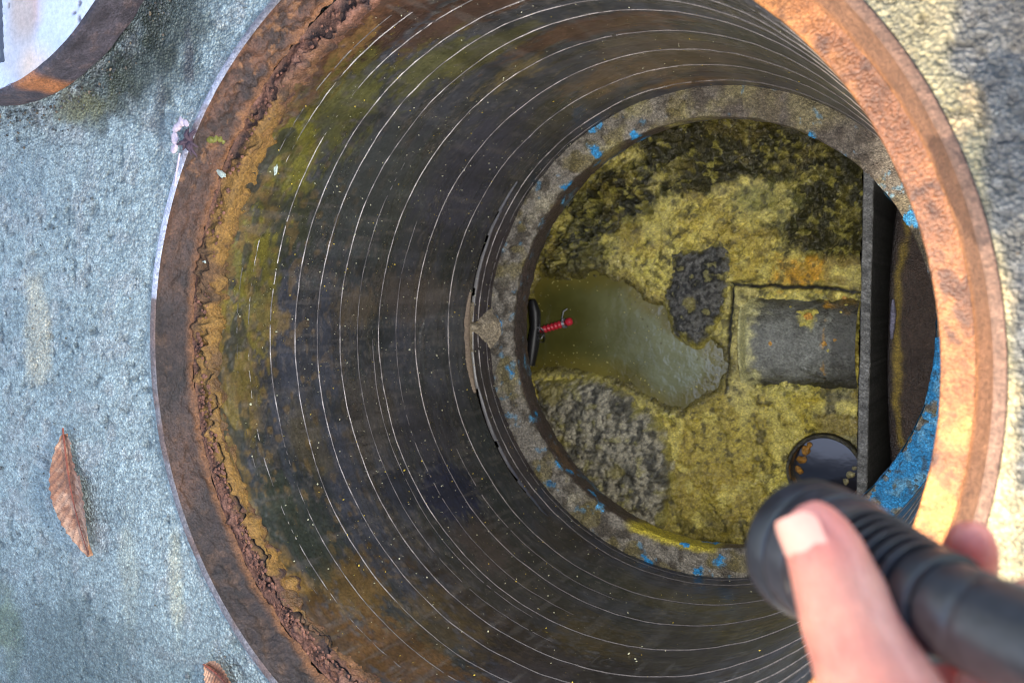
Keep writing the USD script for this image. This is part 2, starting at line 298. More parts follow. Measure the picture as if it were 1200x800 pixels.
    m = merge(ms); c = np.tile(lin(112, 74, 56), (len(m.vertices), 1)); c = c * (.45 + 1.1 * noise(m.vertices * 300, 4))[:, None]
    obj('rust_flakes', m, 'rusted_iron', t, False, c, kind='stuff')
frame()

# ------------------------------------------------------------------ riser pipe
PIPE_Z0, PIPE_Z1 = -.040, -.487
def pipe_r(z): return .2795 + (np.asarray(z) - PIPE_Z0) * .0195
GAP_Z = -.4335
def riser():
    t = thing('riser_pipe', 'black ribbed plastic riser pipe lining the shaft, stained brown and ochre', 'pipe')
    nth, nz = 1250, 330
    zz = np.linspace(PIPE_Z0, PIPE_Z1, nz); th = np.linspace(0, 2 * math.pi, nth, endpoint=False)
    T, Z = np.meshgrid(th, zz, indexing='ij'); T, Z = T.ravel(), Z.ravel()
    R = pipe_r(Z); U = np.stack([np.cos(T) * .275, np.sin(T) * .275, Z], -1)
    n1, n2, n3, n4 = fbm(U * 16, 4, 71), fbm(U * 60, 4, 72), fbm(U * 200, 3, 73), fbm(U * np.array([7, 7, 40]), 4, 74)
    # open joint on the left: a dark slit where the two lengths have parted
    dth = (np.degrees(T) - 182 + 180) % 360 - 180
    open_ = sm(48, 30, np.abs(dth - 4)); slit = sm(.0050, .0026, np.abs(Z - GAP_Z + .0008 * np.sin(T * 9)) + .0030 * (1 - open_)) * (open_ > .02)
    R = R + slit * .004 + (n2 - .5) * .0012 + (n1 - .5) * .0022
    crust = sm(.54, .68, n1 * .4 + n2 * .35 + n3 * .25 + .16 * sm(-.13, -.05, Z)) * sm(-.18, -.06, Z)
    R = R - crust * .0012 * (.5 + n3)
    c = np.tile(lin(62, 62, 66), (len(T), 1))
    c = mixc(c, lin(58, 56, 55), sm(.42, .60, n4)); c = mixc(c, lin(44, 46, 44), sm(.5, .68, n1) * .8); c = mixc(c, lin(72, 67, 62), sm(.54, .70, n4 * .6 + n2 * .4) * .6)
    c = mixc(c, lin(116, 104, 92), sm(.58, .74, n3) * .35)
    def blob(px, py, w, h, col, k, soft=.55, brk=.9):
        nonlocal c
        p = on_pipe(px, py); a0 = math.atan2(p[1], p[0]); du = ((T - a0 + math.pi) % (2 * math.pi) - math.pi) * .277
        d = np.hypot(du / w, (Z - p[2]) / h) + (n2 - .5) * brk + (n1 - .5) * .8 + (n3 - .5) * 1.1
        c = mixc(c, col, sm(1, 1 - soft, d) * k)
    lc = lambda *a: lin(*a)
    # slate grey upper left, warm black below, moss
    blob(430, 230, .10, .14, lc(64, 66, 62), .8); blob(560, 200, .12, .10, lc(58, 56, 66), .8); blob(330, 250, .06, .05, lc(58, 58, 40), .85); blob(360, 620, .07, .05, lc(58, 60, 50), .8)
    blob(500, 500, .06, .10, lc(52, 48, 52), .6); blob(600, 690, .14, .14, lc(54, 46, 40), .6); blob(640, 780, .16, .08, lc(50, 38, 30), .7); blob(800, 760, .12, .12, lc(44, 38, 36), .7)
    # brown bands
    blob(480, 345, .035, .12, lc(88, 76, 66), .7); blob(420, 360, .03, .05, lc(98, 84, 66), .65); blob(320, 375, .022, .03, lc(120, 98, 62), .8); blob(560, 640, .05, .05, lc(74, 62, 56), .7)
    blob(430, 480, .06, .05, lc(78, 70, 60), .6); blob(360, 520, .05, .03, lc(92, 80, 54), .5); blob(660, 640, .05, .04, lc(66, 54, 44), .5)
    blob(740, 80, .10, .05, lc(108, 86, 66), .8); blob(600, 85, .05, .03, lc(116, 100, 66), .7); blob(800, 90, .07, .02, lc(150, 108, 44), .5); blob(690, 30, .12, .03, lc(88, 62, 46), .8)
    blob(790, 60, .09, .12, lc(92, 74, 60), .6); blob(920, 130, .06, .2, lc(120, 88, 62), .6); blob(960, 150, .03, .1, lc(120, 110, 64), .4)
    # rusty wash at the top left and ochre along the lip
    blob(450, 20, .10, .045, lc(82, 56, 40), .95, .4); blob(380, 70, .09, .040, lc(92, 62, 42), .95, .4); blob(560, 10, .10, .030, lc(76, 54, 40), .9, .4); blob(330, 140, .05, .02, lc(92, 64, 42), .9, .4); blob(470, 30, .06, .02, lc(58, 42, 34), .8, .3, 1.6); blob(410, 60, .03, .01, lc(140, 104, 60), .6, .3, 1.8)
    blob(400, 130, .07, .05, lc(92, 88, 42), .7); blob(500, 80, .06, .04, lc(92, 88, 42), .65); blob(340, 190, .05, .04, lc(116, 108, 44), .8); blob(290, 300, .05, .035, lc(124, 112, 44), .75); blob(275, 440, .07, .035, lc(128, 106, 44), .65); blob(300, 360, .05, .03, lc(112, 100, 42), .5); blob(575, 55, .07, .03, lc(88, 82, 42), .6)
    top = sm(-.058, -.047, Z + (n2 - .5) * .030 + (n3 - .5) * .02) * sm(.45, .85, np.cos(T - math.radians(183)))
    c = mixc(c, mixc(np.tile(lc(134, 106, 46), (len(T), 1)), lc(72, 62, 36), sm(.42, .60, n2 * .6 + n3 * .4)), top * .85 * sm(.36, .52, n1 * .6 + n3 * .4 + .15 * sm(.8, .97, np.cos(T - math.radians(172)))))
    left = sm(.62, .85, np.cos(T - math.radians(174)))
    c = mixc(c, lc(118, 92, 46), left * sm(-.10, -.055, Z) * sm(.49, .57, n1 * .42 + n2 * .30 + n3 * .28) * .85)
    c = mixc(c, lc(46, 48, 42), left * sm(.57, .62, noise(U * 75, 78)) * sm(-.11, -.06, Z) * .8)
    spots = sm(.62, .68, noise(U * 120, 77) * .75 + n3 * .25) * sm(.3, .8, np.cos(T - math.radians(200))) * sm(-.26, -.06, Z)
    c = mixc(c, lc(122, 96, 54), spots * .5)
    blob(345, 672, .035, .014, lc(132, 98, 42), .8); blob(420, 690, .045, .05, lc(112, 84, 42), .7); blob(390, 750, .06, .04, lc(84, 60, 36), .8); blob(330, 600, .05, .03, lc(56, 58, 46), .9); blob(360, 640, .04, .03, lc(52, 54, 44), .8); blob(500, 740, .06, .07, lc(86, 70, 44), .5)
    blob(480, 770, .07, .05, lc(96, 66, 38), .7); blob(700, 750, .06, .05, lc(92, 74, 40), .4)
    # the blue-black clean patch
    p0, p1 = on_pipe(470, 590), on_pipe(560, 560)
    blob(525, 580, .040, .055, lc(34, 36, 52), .95, .35, .3); blob(470, 575, .03, .03, lc(38, 40, 48), .8, .4)
    drip = fbm(U * np.array([70, 70, 5]), 4, 79); c = c * (.80 + .40 * sm(.35, .65, drip))[:, None]; c = mixc(c, lc(104, 96, 88), sm(.60, .70, fbm(U * np.array([160, 160, 14]), 3, 80)) * .30)
    c = c * .54; c = mixc(c, lc(10, 9, 9), slit)
    below = sm(.0, .003, GAP_Z - Z) * open_; c = mixc(c, lc(56, 46, 42), below * .5)
    v = np.stack([np.cos(T) * R, np.sin(T) * R, Z], -1)
    wet = np.clip(sm(.42, .62, n4) * .5 + .5 + sm(.2, .9, np.cos(T - math.radians(270))) * .2 - crust * .6, 0, 1)
    wet = wet * (1 - slit); f = quads(nth, nz, True)[:, ::-1]; f = f[~(slit > .5)[f].all(1)]      # the parted joint is a real gap
    obj('pipe_wall', (v, f), 'pipe_plastic', t, True, c, wet)
    # raised rings, each scraped to a pale line
    def ring(z, w, mat, gap, seed, arc=None):
        n = 900; a = np.linspace(0, 2 * math.pi, n, endpoint=False)
        c3 = np.stack([np.cos(a), np.sin(a), 0 * a], -1)
        zz = z + (fbm(c3 * 3.3 + seed, 3, seed) - .5) * .0030
        hgt = (.0004 + w * .30) * sm(gap - .06, gap + .06, fbm(c3 * 13 + seed * 5, 4, seed + 40) * .6 + noise(c3 * 60, seed) * .4 + .12)
        if arc: hgt = hgt * sm(arc[1], arc[1] - 9, np.abs((np.degrees(a) - arc[0] + 180) % 360 - 180))
        base = pipe_r(zz) + (fbm(np.stack([np.cos(a) * .275, np.sin(a) * .275, zz], -1) * 16, 4, 71) - .5) * .0022 + (fbm(np.stack([np.cos(a) * .275, np.sin(a) * .275, zz], -1) * 60, 4, 72) - .5) * .0012
        hw = w * .5 * (.6 + .8 * noise(c3 * 30, seed + 1))
        rows = []
        for dz, k in ((1.5, -.0006), (.6, 1.), (-.6, 1.), (-1.5, -.0006)):
            r = base - (hgt if k == 1. else -.0008); rows.append(np.stack([np.cos(a) * r, np.sin(a) * r, zz + dz * hw], -1))
        v = np.stack(rows, 1).reshape(-1, 3)
        on = (hgt > .00014); f = quads(n, 4, True)[:, ::-1]; keep = on[f // 4].all(1)
        f = f[keep]; used, inv = np.unique(f, return_inverse=True)
        k = np.clip(sm(.3, .7, fbm(c3 * 9 + seed, 3, seed + 60) * .6 + noise(c3 * 45, seed + 61) * .4), 0, 1) * (.06 + .94 * sm(.45, .95, .5 + .5 * np.cos(a - math.radians(160))))
        hi = lin(158, 148, 140) if mat == 'ridge_dust' else lin(112, 104, 98); col = np.repeat(mixc(np.tile(lin(56, 50, 46), (n, 1)), hi, .12 + .88 * k), 4, axis=0)
        if len(used): obj('pipe_ring', (v[used], inv.reshape(f.shape)), 'ridge', t, True, col[used])
    for i, z in enumerate((-.0775, -.104, -.135, -.165, -.197, -.258, -.320, -.383, -.448)):
        ring(z, .00095 if z < -.12 else .0008, 'ridge_dust', .30 if z < -.11 else .42, 100 + i * 7)
    for i, (z, arc) in enumerate(((-.064, (170, 60)), (-.223, (200, 62)), (-.247, (215, 40)), (-.286, (205, 55)), (-.352, (235, 30)), (-.466, (200, 90)))):
        ring(z, .0007, 'ridge_faint', .44, 300 + i * 7, arc)
    # pale filler squeezed out along the joint
    a = np.radians(np.linspace(170, 196, 120)); w = .0062 * np.sin(np.linspace(0, math.pi, 120)) ** .5 * (.6 + .8 * noise(np.stack([a * 30, a, a], -1), 3)) + .0004
    rows = [np.stack([np.cos(a) * (pipe_r(GAP_Z) - k), np.sin(a) * (pipe_r(GAP_Z) - k), GAP_Z + .0098 + s * w], -1) for s, k in ((-1, -.001), (-.5, .0022), (.5, .0026), (1, -.001))]
    obj('joint_filler', (np.stack(rows, 1).reshape(-1, 3), quads(120, 4)[:, ::-1]), 'tan_filler', t, True)
    # splashes
    for name, mat, num, cen, sd in (('pale_specks', 'speck_pale', 2300, 150, 40), ('yellow_specks', 'speck_yellow', 1000, 150, 50)):
        ms = []
        for i in range(num):
            a = math.radians(RNG.normal(cen + (0 if i % 3 else 60), sd)); z = PIPE_Z0 - .01 - RNG.random() ** .8 * .42
            s = .00020 + .00060 * RNG.random() ** 6 + (.0007 if i % 60 == 0 else 0)
            r = pipe_r(z) - .0003 - s * .3 - .0008
            m = pebble((0, 0, 0), s, (.6, 1, 1.2), i, 0, .5); q = trimesh.transformations.rotation_matrix(a, [0, 0, 1]); m.apply_transform(q); m.apply_translation((r * math.cos(a), r * math.sin(a), z)); ms.append(m)
        obj(name, merge(ms), mat, t, kind='stuff')
riser()

# ------------------------------------------------------------------ collar at the foot of the pipe
COL = (0.0, 0.0)
def collar():
    t = thing('mortar_collar', 'grey mortar collar with flaking blue paint at the foot of the pipe', 'collar')
    nth = 1100
    pr = resample([(.281, -.478), (.273, -.4745), (.267, -.474), (.247, -.4755), (.2395, -.4795), (.2390, -.490), (.2415, -.510), (.2445, -.524), (.262, -.530), (.30, -.532)], .0014)
    v, f = lathe(pr, nth); rad = np.hypot(v[:, 0], v[:, 1]); a, b = fbm(v * 26, 4, 81), fbm(v * 110, 3, 82)
    ang = np.arctan2(v[:, 1], v[:, 0])
    d = (a - .5) * .009 + (b - .5) * .0055 + np.maximum(0, noise(v * 190, 85) - .6) * .004; v[:, 2] += d * .9 * sm(.279, .273, rad); v[:, :2] *= (1 + d * .45 / rad)[:, None]
    c = np.tile(lin(120, 112, 98), (len(v), 1)); c = mixc(c, lin(70, 62, 50), sm(.45, .62, b) * .9); c = mixc(c, lin(150, 140, 112), sm(.52, .7, a) * .6); c = mixc(c, lin(104, 92, 44), sm(.54, .66, fbm(v * 40, 3, 87)) * .6)
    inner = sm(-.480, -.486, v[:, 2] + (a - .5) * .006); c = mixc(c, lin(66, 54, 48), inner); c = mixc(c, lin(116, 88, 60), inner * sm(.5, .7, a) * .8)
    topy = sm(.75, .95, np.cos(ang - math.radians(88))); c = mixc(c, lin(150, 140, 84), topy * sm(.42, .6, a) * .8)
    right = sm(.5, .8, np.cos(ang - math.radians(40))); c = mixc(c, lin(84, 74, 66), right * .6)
    spots = [(700, 176, .03, .17), (738, 142, .02, .12), (650, 236, .03, .07), (612, 300, .03, .08), (598, 440, .03, .15), (606, 490, .03, .12), (640, 575, .05, .09), (690, 610, .04, .07), (1042, 232, .03, .16), (1065, 262, .03, .12), (760, 655, .03, .10), (840, 668, .05, .14)]
    sa = [(math.atan2(*(at(px, py, -.478)[1::-1])), w, k) for px, py, w, k in spots]
    def blue_w(P, ang, rad):
        w = fbm(P * 75, 5, 83) - .05 + .36 * sm(.86, .97, np.cos(ang - math.radians(338)))
        for a0, wd, k in sa: w = w + k * np.exp(-(((ang - a0 + math.pi) % (2 * math.pi) - math.pi) / wd / 2.2) ** 2)
        return w
    c = mixc(c, lin(86, 136, 160), sm(.60, .65, blue_w(v, ang, rad)) * .5 * (1 - inner * .4))
    yb = sm(.965, .985, np.cos(ang - math.radians(262)) + (a - .5) * .03) * sm(.247, .241, rad); c = mixc(c, lin(176, 158, 50), yb)
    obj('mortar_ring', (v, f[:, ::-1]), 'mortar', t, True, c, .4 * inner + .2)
    # blue paint: a skin a little proud of the mortar, only where it still holds
    w = blue_w(v, ang, rad); on = (w > .635) & (rad < .277) & (v[:, 2] > -.507)
    vv = v.copy(); vv[:, 2] += .0013; vv[:, :2] *= (1 - .0012 / rad)[:, None]
    bc = mixc(np.tile(lin(44, 128, 176), (len(v), 1)), lin(112, 162, 184), sm(.52, .70, b) * .7); bc = mixc(bc, lin(62, 66, 62), sm(.58, .68, fbm(v * 150, 4, 86)) * .7); bc = mixc(bc, lin(28, 88, 128), sm(.5, .62, a) * .5)
    fk = f[on[f].all(1)]; tri = np.vstack([fk[:, [0, 2, 1]], fk[:, [0, 3, 2]]])
    comp = trimesh.graph.connected_components(trimesh.Trimesh(vv, tri, process=False).face_adjacency, nodes=np.arange(len(tri)), min_len=25)
    comp = sorted(comp, key=len, reverse=True)
    for g in comp[:40]:
        used, inv = np.unique(tri[g], return_inverse=True); obj('blue_paint', (vv[used], inv.reshape(-1, 3)), 'mortar', t, True, bc[used], np.full(len(used), .5))
    rest = np.concatenate(comp[40:]) if len(comp) > 40 else []
    if len(rest):
        used, inv = np.unique(tri[rest], return_inverse=True); obj('blue_paint_flecks', (vv[used], inv.reshape(-1, 3)), 'mortar', t, True, bc[used], np.full(len(used), .5), kind='stuff')
    # dab of mortar bridging collar and joint
    cen = on_pipe(575, 382, .2695); A0 = math.atan2(cen[1], cen[0]); us = np.linspace(-.03, .03, 60); zs = np.linspace(-.004, .070, 60)
    Ug, Zg = np.meshgrid(us, zs, indexing='ij'); zt = -.4300; tt = np.clip((zt - (Zg + cen[2])) / .046, -.3, 1.3)
    halfw = .0045 + .022 * np.clip(tt, 0, 1.2) ** 1.7; hgt = (.006 + .012 * np.clip(tt, 0, 1)) * sm(1.15, .3, np.abs(Ug) / halfw + (fbm(np.stack([Ug * 70, Zg * 70, 0 * Ug], -1), 3, 5) - .5) * .7) * sm(-.06, .12, tt) - .0012
    Zw = Zg + cen[2]; Rr = pipe_r(Zw) - hgt - (fbm(np.stack([Ug, Zg, 0 * Ug], -1) * 130, 3, 8) - .5) * .002; AA = A0 + Ug / .27
    vv = np.stack([np.cos(AA) * Rr, np.sin(AA) * Rr, Zw], -1).reshape(-1, 3)
    c = np.tile(lin(150, 136, 112), (len(vv), 1)) * (.7 + .6 * fbm(vv * 150, 3, 6))[:, None]
    obj('mortar_dab', (vv, quads(60, 60)[:, ::-1]), 'mortar', t, True, c)
collar()

# ------------------------------------------------------------------ chamber below
FZ, WZ = -.660, -.668                     # level of the sludge and of the water
def poly(pts, z=FZ): return shapely.Polygon([at(px, py, z)[:2] for px, py in pts])
POOL = poly([(622, 352), (632, 325), (668, 318), (705, 318), (728, 328), (758, 352), (775, 362), (795, 378), (825, 398), (845, 408), (850, 430), (838, 452), (815, 468), (795, 477), (768, 468), (742, 452), (705, 440), (672, 430), (640, 432), (615, 436), (590, 440), (590, 350)])
def signed(pg, x, y):
    p = shapely.points(x, y); d = shapely.distance(p, pg.boundary); return np.where(shapely.contains(pg, p), -d, d)
EDGE_X = .1485
def chamber():
    # dark concrete box under the collar: walls and bottom
    t = tag(UsdGeom.Xform.Define(stage, path_for('chamber')), 'dark concrete chamber walls and floor under the collar', kind='structure')
    W = (-.44, .36, -.40, .42); zt, zb = -.533, -.90
    def wall(a, b):
        n = 60; s = np.linspace(0, 1, n); z = np.linspace(zt, zb, 26); S, Zz = np.meshgrid(s, z, indexing='ij')
        v = np.stack([a[0] + (b[0] - a[0]) * S, a[1] + (b[1] - a[1]) * S, Zz], -1).reshape(-1, 3)
        v += (fbm(v * 20, 3, 4)[:, None] - .5) * .006
        c = np.tile(lin(74, 64, 46), (len(v), 1)) * (.5 + fbm(v * 25, 4, 7))[:, None]
        obj('chamber_wall', (v, quads(n, 26)), 'mortar', t, True, c, np.full(len(v), .6))
    wall((W[0], W[2]), (W[1], W[2])); wall((W[1], W[2]), (W[1], W[3])); wall((W[1], W[3]), (W[0], W[3])); wall((W[0], W[3]), (W[0], W[2]))
    fl = trimesh.creation.box(bounds=[[W[0] - .02, W[2] - .02, -.96], [W[1] + .02, W[3] + .02, -.885]])
    obj('chamber_floor', fl, 'dark_soil', t)
    # soffit: slab that carries the collar, with a round hole
    th = np.linspace(0, 2 * math.pi, 120, endpoint=False); rr = np.array([.285, .34, .42, .62])
    T, R = np.meshgrid(th, rr, indexing='ij'); v = np.stack([R * np.cos(T), R * np.sin(T), np.full_like(R, -.5315)], -1).reshape(-1, 3)
    obj('chamber_soffit', (v, quads(120, 4, True)), 'dark_soil', t)
chamber()

def sludge():
    x = np.linspace(-.42, EDGE_X - .0075, 460); y = np.linspace(-.34, .38, 520); X, Y = np.meshgrid(x, y, indexing='ij'); x, y = X.ravel(), Y.ravel()
    P = np.stack([x, y, 0 * x], -1); n1, n2, n3, n4 = fbm(P * 14, 4, 91), fbm(P * 55, 4, 92), fbm(P * 190, 3, 93), fbm(P * 30, 4, 94)
    warp = (n2 - .5) * .020 + (n1 - .5) * .02
    sp = signed(POOL, x, y) + warp * .8
    z = FZ + (n1 - .5) * .022 + (n2 - .5) * .014 + (n3 - .5) * .009
    z = np.minimum(z, WZ + .0025 + np.clip(sp, -.02, .1) * .45 + (n3 - .5) * .003)
    z = np.where(sp < .03, np.minimum(z, WZ - .004 + np.clip(sp + .004, -.03, .1) * .9 + (n3 - .5) * .004), z)
    c = np.tile(lin(208, 192, 92), (len(P), 1)); c = mixc(c, lin(158, 148, 64), sm(.42, .62, n4)); c = mixc(c, lin(182, 166, 92), sm(.52, .68, n2) * .7)
    c = mixc(c, lin(84, 78, 40), sm(.54, .66, n3) * .7); c = mixc(c, lin(206, 192, 112), sm(.60, .72, fbm(P * 120, 3, 97)) * .6)
    wet = .45 + .45 * sm(.42, .60, n1)
    def zone(pts, col, k, soft=.012, lift=0., rough=0., wetv=None, wp=1.0):
        nonlocal c, z, wet
        s = signed(poly(pts), x, y) + (warp + (n3 - .5) * .022 + (n2 - .5) * .012) * wp; w = sm(soft, -soft, s) * k
        c = mixc(c, col, w); z = z + w * lift + w * rough * (n3 - .5) * 2 + w * rough * (n2 - .5)
        if wetv is not None: wet = wet + (wetv - wet) * w
    # dark glossy growth at the top and right
    U = lambda *q: [(598 + X * .630, 129 + Y * .630) for X, Y in q]
    dk = lin(30, 30, 20)
    zone(U((200, 60), (300, -60), (670, -60), (670, 290), (620, 300), (550, 280), (505, 260), (510, 200), (540, 180), (520, 140), (440, 130), (400, 150), (330, 160), (290, 150), (250, 90)), dk, .92, .007, .008, .012, .95)
    zone(U((430, 130), (520, 140), (540, 180), (505, 230), (470, 200), (420, 170)), lin(112, 112, 60), .7, .010)
    zone(U((380, 200), (470, 195), (505, 215), (500, 245), (420, 235), (395, 260), (370, 250)), lin(70, 66, 36), .75, .005, .003, .006)
    zone(U((40, 300), (60, 200), (150, 130), (230, 100), (300, 160), (285, 200), (235, 230), (200, 275), (170, 310), (110, 335)), lin(122, 116, 56), .7, .010, .008, .012, .6)
    streak_n = fbm(np.stack([x * 40 + y * 30, y * 70 - x * 60, 0 * x], -1), 4, 98)
    wz = sm(.01, -.01, signed(poly(U((30, 300), (60, 190), (150, 120), (230, 90), (310, 150), (290, 210), (220, 250), (170, 320))), x, y) + warp)
    c = mixc(c, lin(38, 38, 26), wz * sm(.50, .58, streak_n) * .9)
    zone(U((110, 180), (180, 110), (260, 90), (300, 150), (250, 190), (190, 200), (140, 230)), dk, .7, .008, .004, .010, .9)
    zone(U((60, 300), (90, 250), (160, 245), (190, 280), (150, 320), (80, 325)), lin(66, 64, 42), .65, .006, .004, .010, .6)
    # yellow banks
    zone([(780, 250), (850, 240), (905, 290), (1010, 310), (1010, 340), (860, 335), (850, 300), (800, 290)], lin(176, 154, 60), .6, .012)
    zone([(915, 300), (968, 305), (966, 338), (900, 336)], lin(206, 148, 26), .75, .010)
    zone([(966, 300), (1012, 300), (1012, 340), (966, 340)], lin(112, 100, 66), .8, .004, wp=.3)
    zone([(700, 320), (730, 310), (790, 350), (790, 380), (760, 360)], lin(178, 156, 74), .6)
    zone([(800, 470), (850, 450), (950, 470), (962, 520), (900, 560), (890, 680), (800, 680), (775, 600), (780, 520)], lin(168, 148, 60), .75, .014)
    zone([(966, 456), (1012, 456), (1012, 600), (940, 600)], lin(108, 100, 74), .75, .006, wp=.4)
    zone([(925, 455), (968, 455), (960, 510), (930, 520)], lin(176, 156, 50), .6, .010)
    zone([(850, 340), (885, 335), (885, 470), (855, 470)], lin(176, 164, 104), .7, .008)
    zone([(740, 575), (800, 560), (820, 660), (760, 680), (720, 640)], lin(142, 130, 66), .5)
    zone([(790, 600), (850, 600), (900, 640), (800, 670)], lin(80, 74, 36), .5)
    # crumbs of yellow scum and black flecks over everything
    fl = fbm(P * 150, 3, 99); dark = 1 - np.clip(c.mean(1) / .12, 0, 1); c = mixc(c, lin(168, 158, 72), sm(.60, .68, fl) * dark * .75); z = z + sm(.60, .68, fl) * dark * .002
    c = mixc(c, lin(58, 54, 30), sm(.40, .33, fl) * (1 - dark) * .7); og = fbm(P * 26, 3, 96); c = mixc(c, lin(172, 148, 56), sm(.56, .66, og) * (1 - dark) * .4); c = mixc(c, lin(214, 198, 104), sm(.58, .70, fbm(P * 42, 3, 95)) * (1 - dark) * .6)
    c = c * (.75 + .5 * n4)[:, None]
    # cracks beside the drain block
    for (a, b, cc) in (((856, 334), (853, 462), 1), ((852, 336), (1012, 342), 1), ((858, 336), (895, 326), .6)):
        pa, pb = at(*a, FZ)[:2], at(*b, FZ)[:2]; d = pb - pa; L = np.hypot(*d); u = ((x - pa[0]) * d[0] + (y - pa[1]) * d[1]) / L
        e = np.abs(((x - pa[0]) * d[1] - (y - pa[1]) * d[0]) / L + (n1 - .5) * .02 + (n2 - .5) * .006); w = sm(.0030, .0008, e) * ((u > 0) & (u < L)) * cc
        z -= w * np.clip((z - WZ - .002) * .7, 0, .007); c = mixc(c, lin(22, 20, 12), w)
    rim = sm(.016, .002, sp + (n3 - .5) * .01) * sm(-.02, -.002, sp); c = mixc(c, lin(74, 66, 28), rim * .8); wet = np.maximum(wet, rim)
    c = mixc(c, lin(70, 64, 30), sm(-.002, -.015, sp))
    wet = np.where(sp < .006, .9, wet)
    z = np.where(sp > .010, np.maximum(z, WZ + .0018), z)
    q = at(967, 552, FZ + .004); rq = (at(1018, 552, FZ)[0] - q[0]) * .93; w = sm(rq * 1.02, rq * .95, np.hypot(x - q[0], y - q[1])); z = z - w * .06
    f = quads(460, 520); v = np.stack([x, y, z], -1); f = normals_up(v, f)
    obj('sludge', (v, f), 'sludge', smooth=True, col=c, wet=wet, kind='stuff', label='yellow green sludge crust and black growth covering the chamber floor', cat='sludge')
    gx = np.linspace(-.43, .02, 240); gy = np.linspace(-.14, .14, 160); GX, GY = np.meshgrid(gx, gy, indexing='ij')
    v = np.stack([GX, GY, WZ + (fbm(np.stack([GX, GY, 0 * GX], -1) * 30, 2, 3) - .5) * .0006], -1).reshape(-1, 3)
    q = at(735, 400, WZ); c = mixc(np.tile(lin(80, 78, 38), (len(v), 1)), lin(118, 120, 88), sm(q[0] - .10, q[0] + .07, v[:, 0] + (fbm(v * 25, 3, 5) - .5) * .08)); sd = signed(POOL, v[:, 0], v[:, 1]) + (fbm(v * 40, 3, 6) - .5) * .03; c = mixc(c, lin(104, 94, 42), sm(-.032, -.004, sd) * .8)
    obj('sewage_water', (v, normals_up(v, quads(240, 160))), 'murky_water', smooth=True, col=c, kind='structure', label='murky olive pool of sewage water', cat='water')
sludge()
def floating_scum():
    ms = []; cc = []
    while len(ms) < 260:
        q = np.array([RNG.uniform(-.34, .0), RNG.uniform(-.10, .10)]); d = signed(POOL, np.array([q[0]]), np.array([q[1]]))[0]
        if d > -.004 or RNG.random() > math.exp((d + .004) / .012) + .06: continue
        s = RNG.uniform(.0004, .0014); m = pebble((q[0], q[1], WZ + .0004), s, (1, .7, .3), len(ms), 0, .8); ms.append(m); cc.append(np.tile((lin(170, 160, 90) if RNG.random() > .4 else lin(70, 62, 34)), (len(m.vertices), 1)))
    obj('scum_flecks', merge(ms), 'sludge', col=np.vstack(cc), kind='stuff', label='flecks of scum floating along the edge of the pool', cat='scum')
floating_scum()

def lump(name, pts, col_a, col_b, height, seed, label, cat, rough=.006, wetv=.5, streaks=False):
    pg = poly(pts); x0, y0, x1, y1 = pg.bounds; n = 150
    X, Y = np.meshgrid(np.linspace(x0 - .008, x1 + .008, n), np.linspace(y0 - .008, y1 + .008, n), indexing='ij'); x, y = X.ravel(), Y.ravel(); P = np.stack([x, y, 0 * x], -1)
    n1, n2, n3 = fbm(P * 30, 4, seed), fbm(P * 90, 4, seed + 1), fbm(P * 240, 3, seed + 2)
    s = signed(pg, x, y) + (n1 - .5) * .022 + (n2 - .5) * .008
    s = s - .003; h = height * (1 - np.exp(np.minimum(s, 0) / .012)) + sm(.004, -.006, s) * ((n2 - .5) * rough * 2 + (n3 - .5) * rough * 1.6) - np.maximum(s, 0) * 2.5
    z = FZ - .006 + h
    st = fbm(P * np.array([120, 45, 1]), 4, seed + 5) if streaks else n2
    c = mixc(np.tile(col_a, (len(P), 1)), col_b, sm(.42, .62, st)); c = mixc(c, lin(26, 25, 20), sm(.52, .66, n3) * .75); c = mixc(c, lin(150, 138, 66), sm(.60, .72, n1) * .6)
    c = mixc(c, lin(158, 146, 66), sm(-.012, -.001, s + (n2 - .5) * .018) * .9); c = mixc(c, lin(150, 142, 80), sm(.62, .70, n2) * .6)
    v = np.stack([x, y, z], -1); f = normals_up(v, quads(n, n)); keep = (z > FZ - .03)[f].all(1); f = f[keep]; used, inv = np.unique(f, return_inverse=True)
    obj(name, (v[used], inv.reshape(f.shape)), 'sludge', None, True, c[used], np.full(len(used), wetv), label, cat)
lump('stone', [(787, 299), (812, 293), (850, 278), (858, 312), (852, 337), (846, 368), (839, 390), (818, 403), (791, 390), (782, 356), (788, 324)], lin(92, 90, 82), lin(34, 34, 30), .026, 201, 'black and grey speckled wet stone at the tip of the murky pool', 'stone', .006, .8)
lump('concrete_rubble', [(628, 446), (660, 440), (700, 445), (730, 462), (765, 490), (785, 520), (790, 560), (780, 600), (770, 640), (740, 640), (690, 600), (650, 560), (630, 520)], lin(160, 152, 128), lin(90, 86, 70), .030, 211, 'streaky grey mass of rotten concrete below the pool', 'rubble', .007, .5, True)

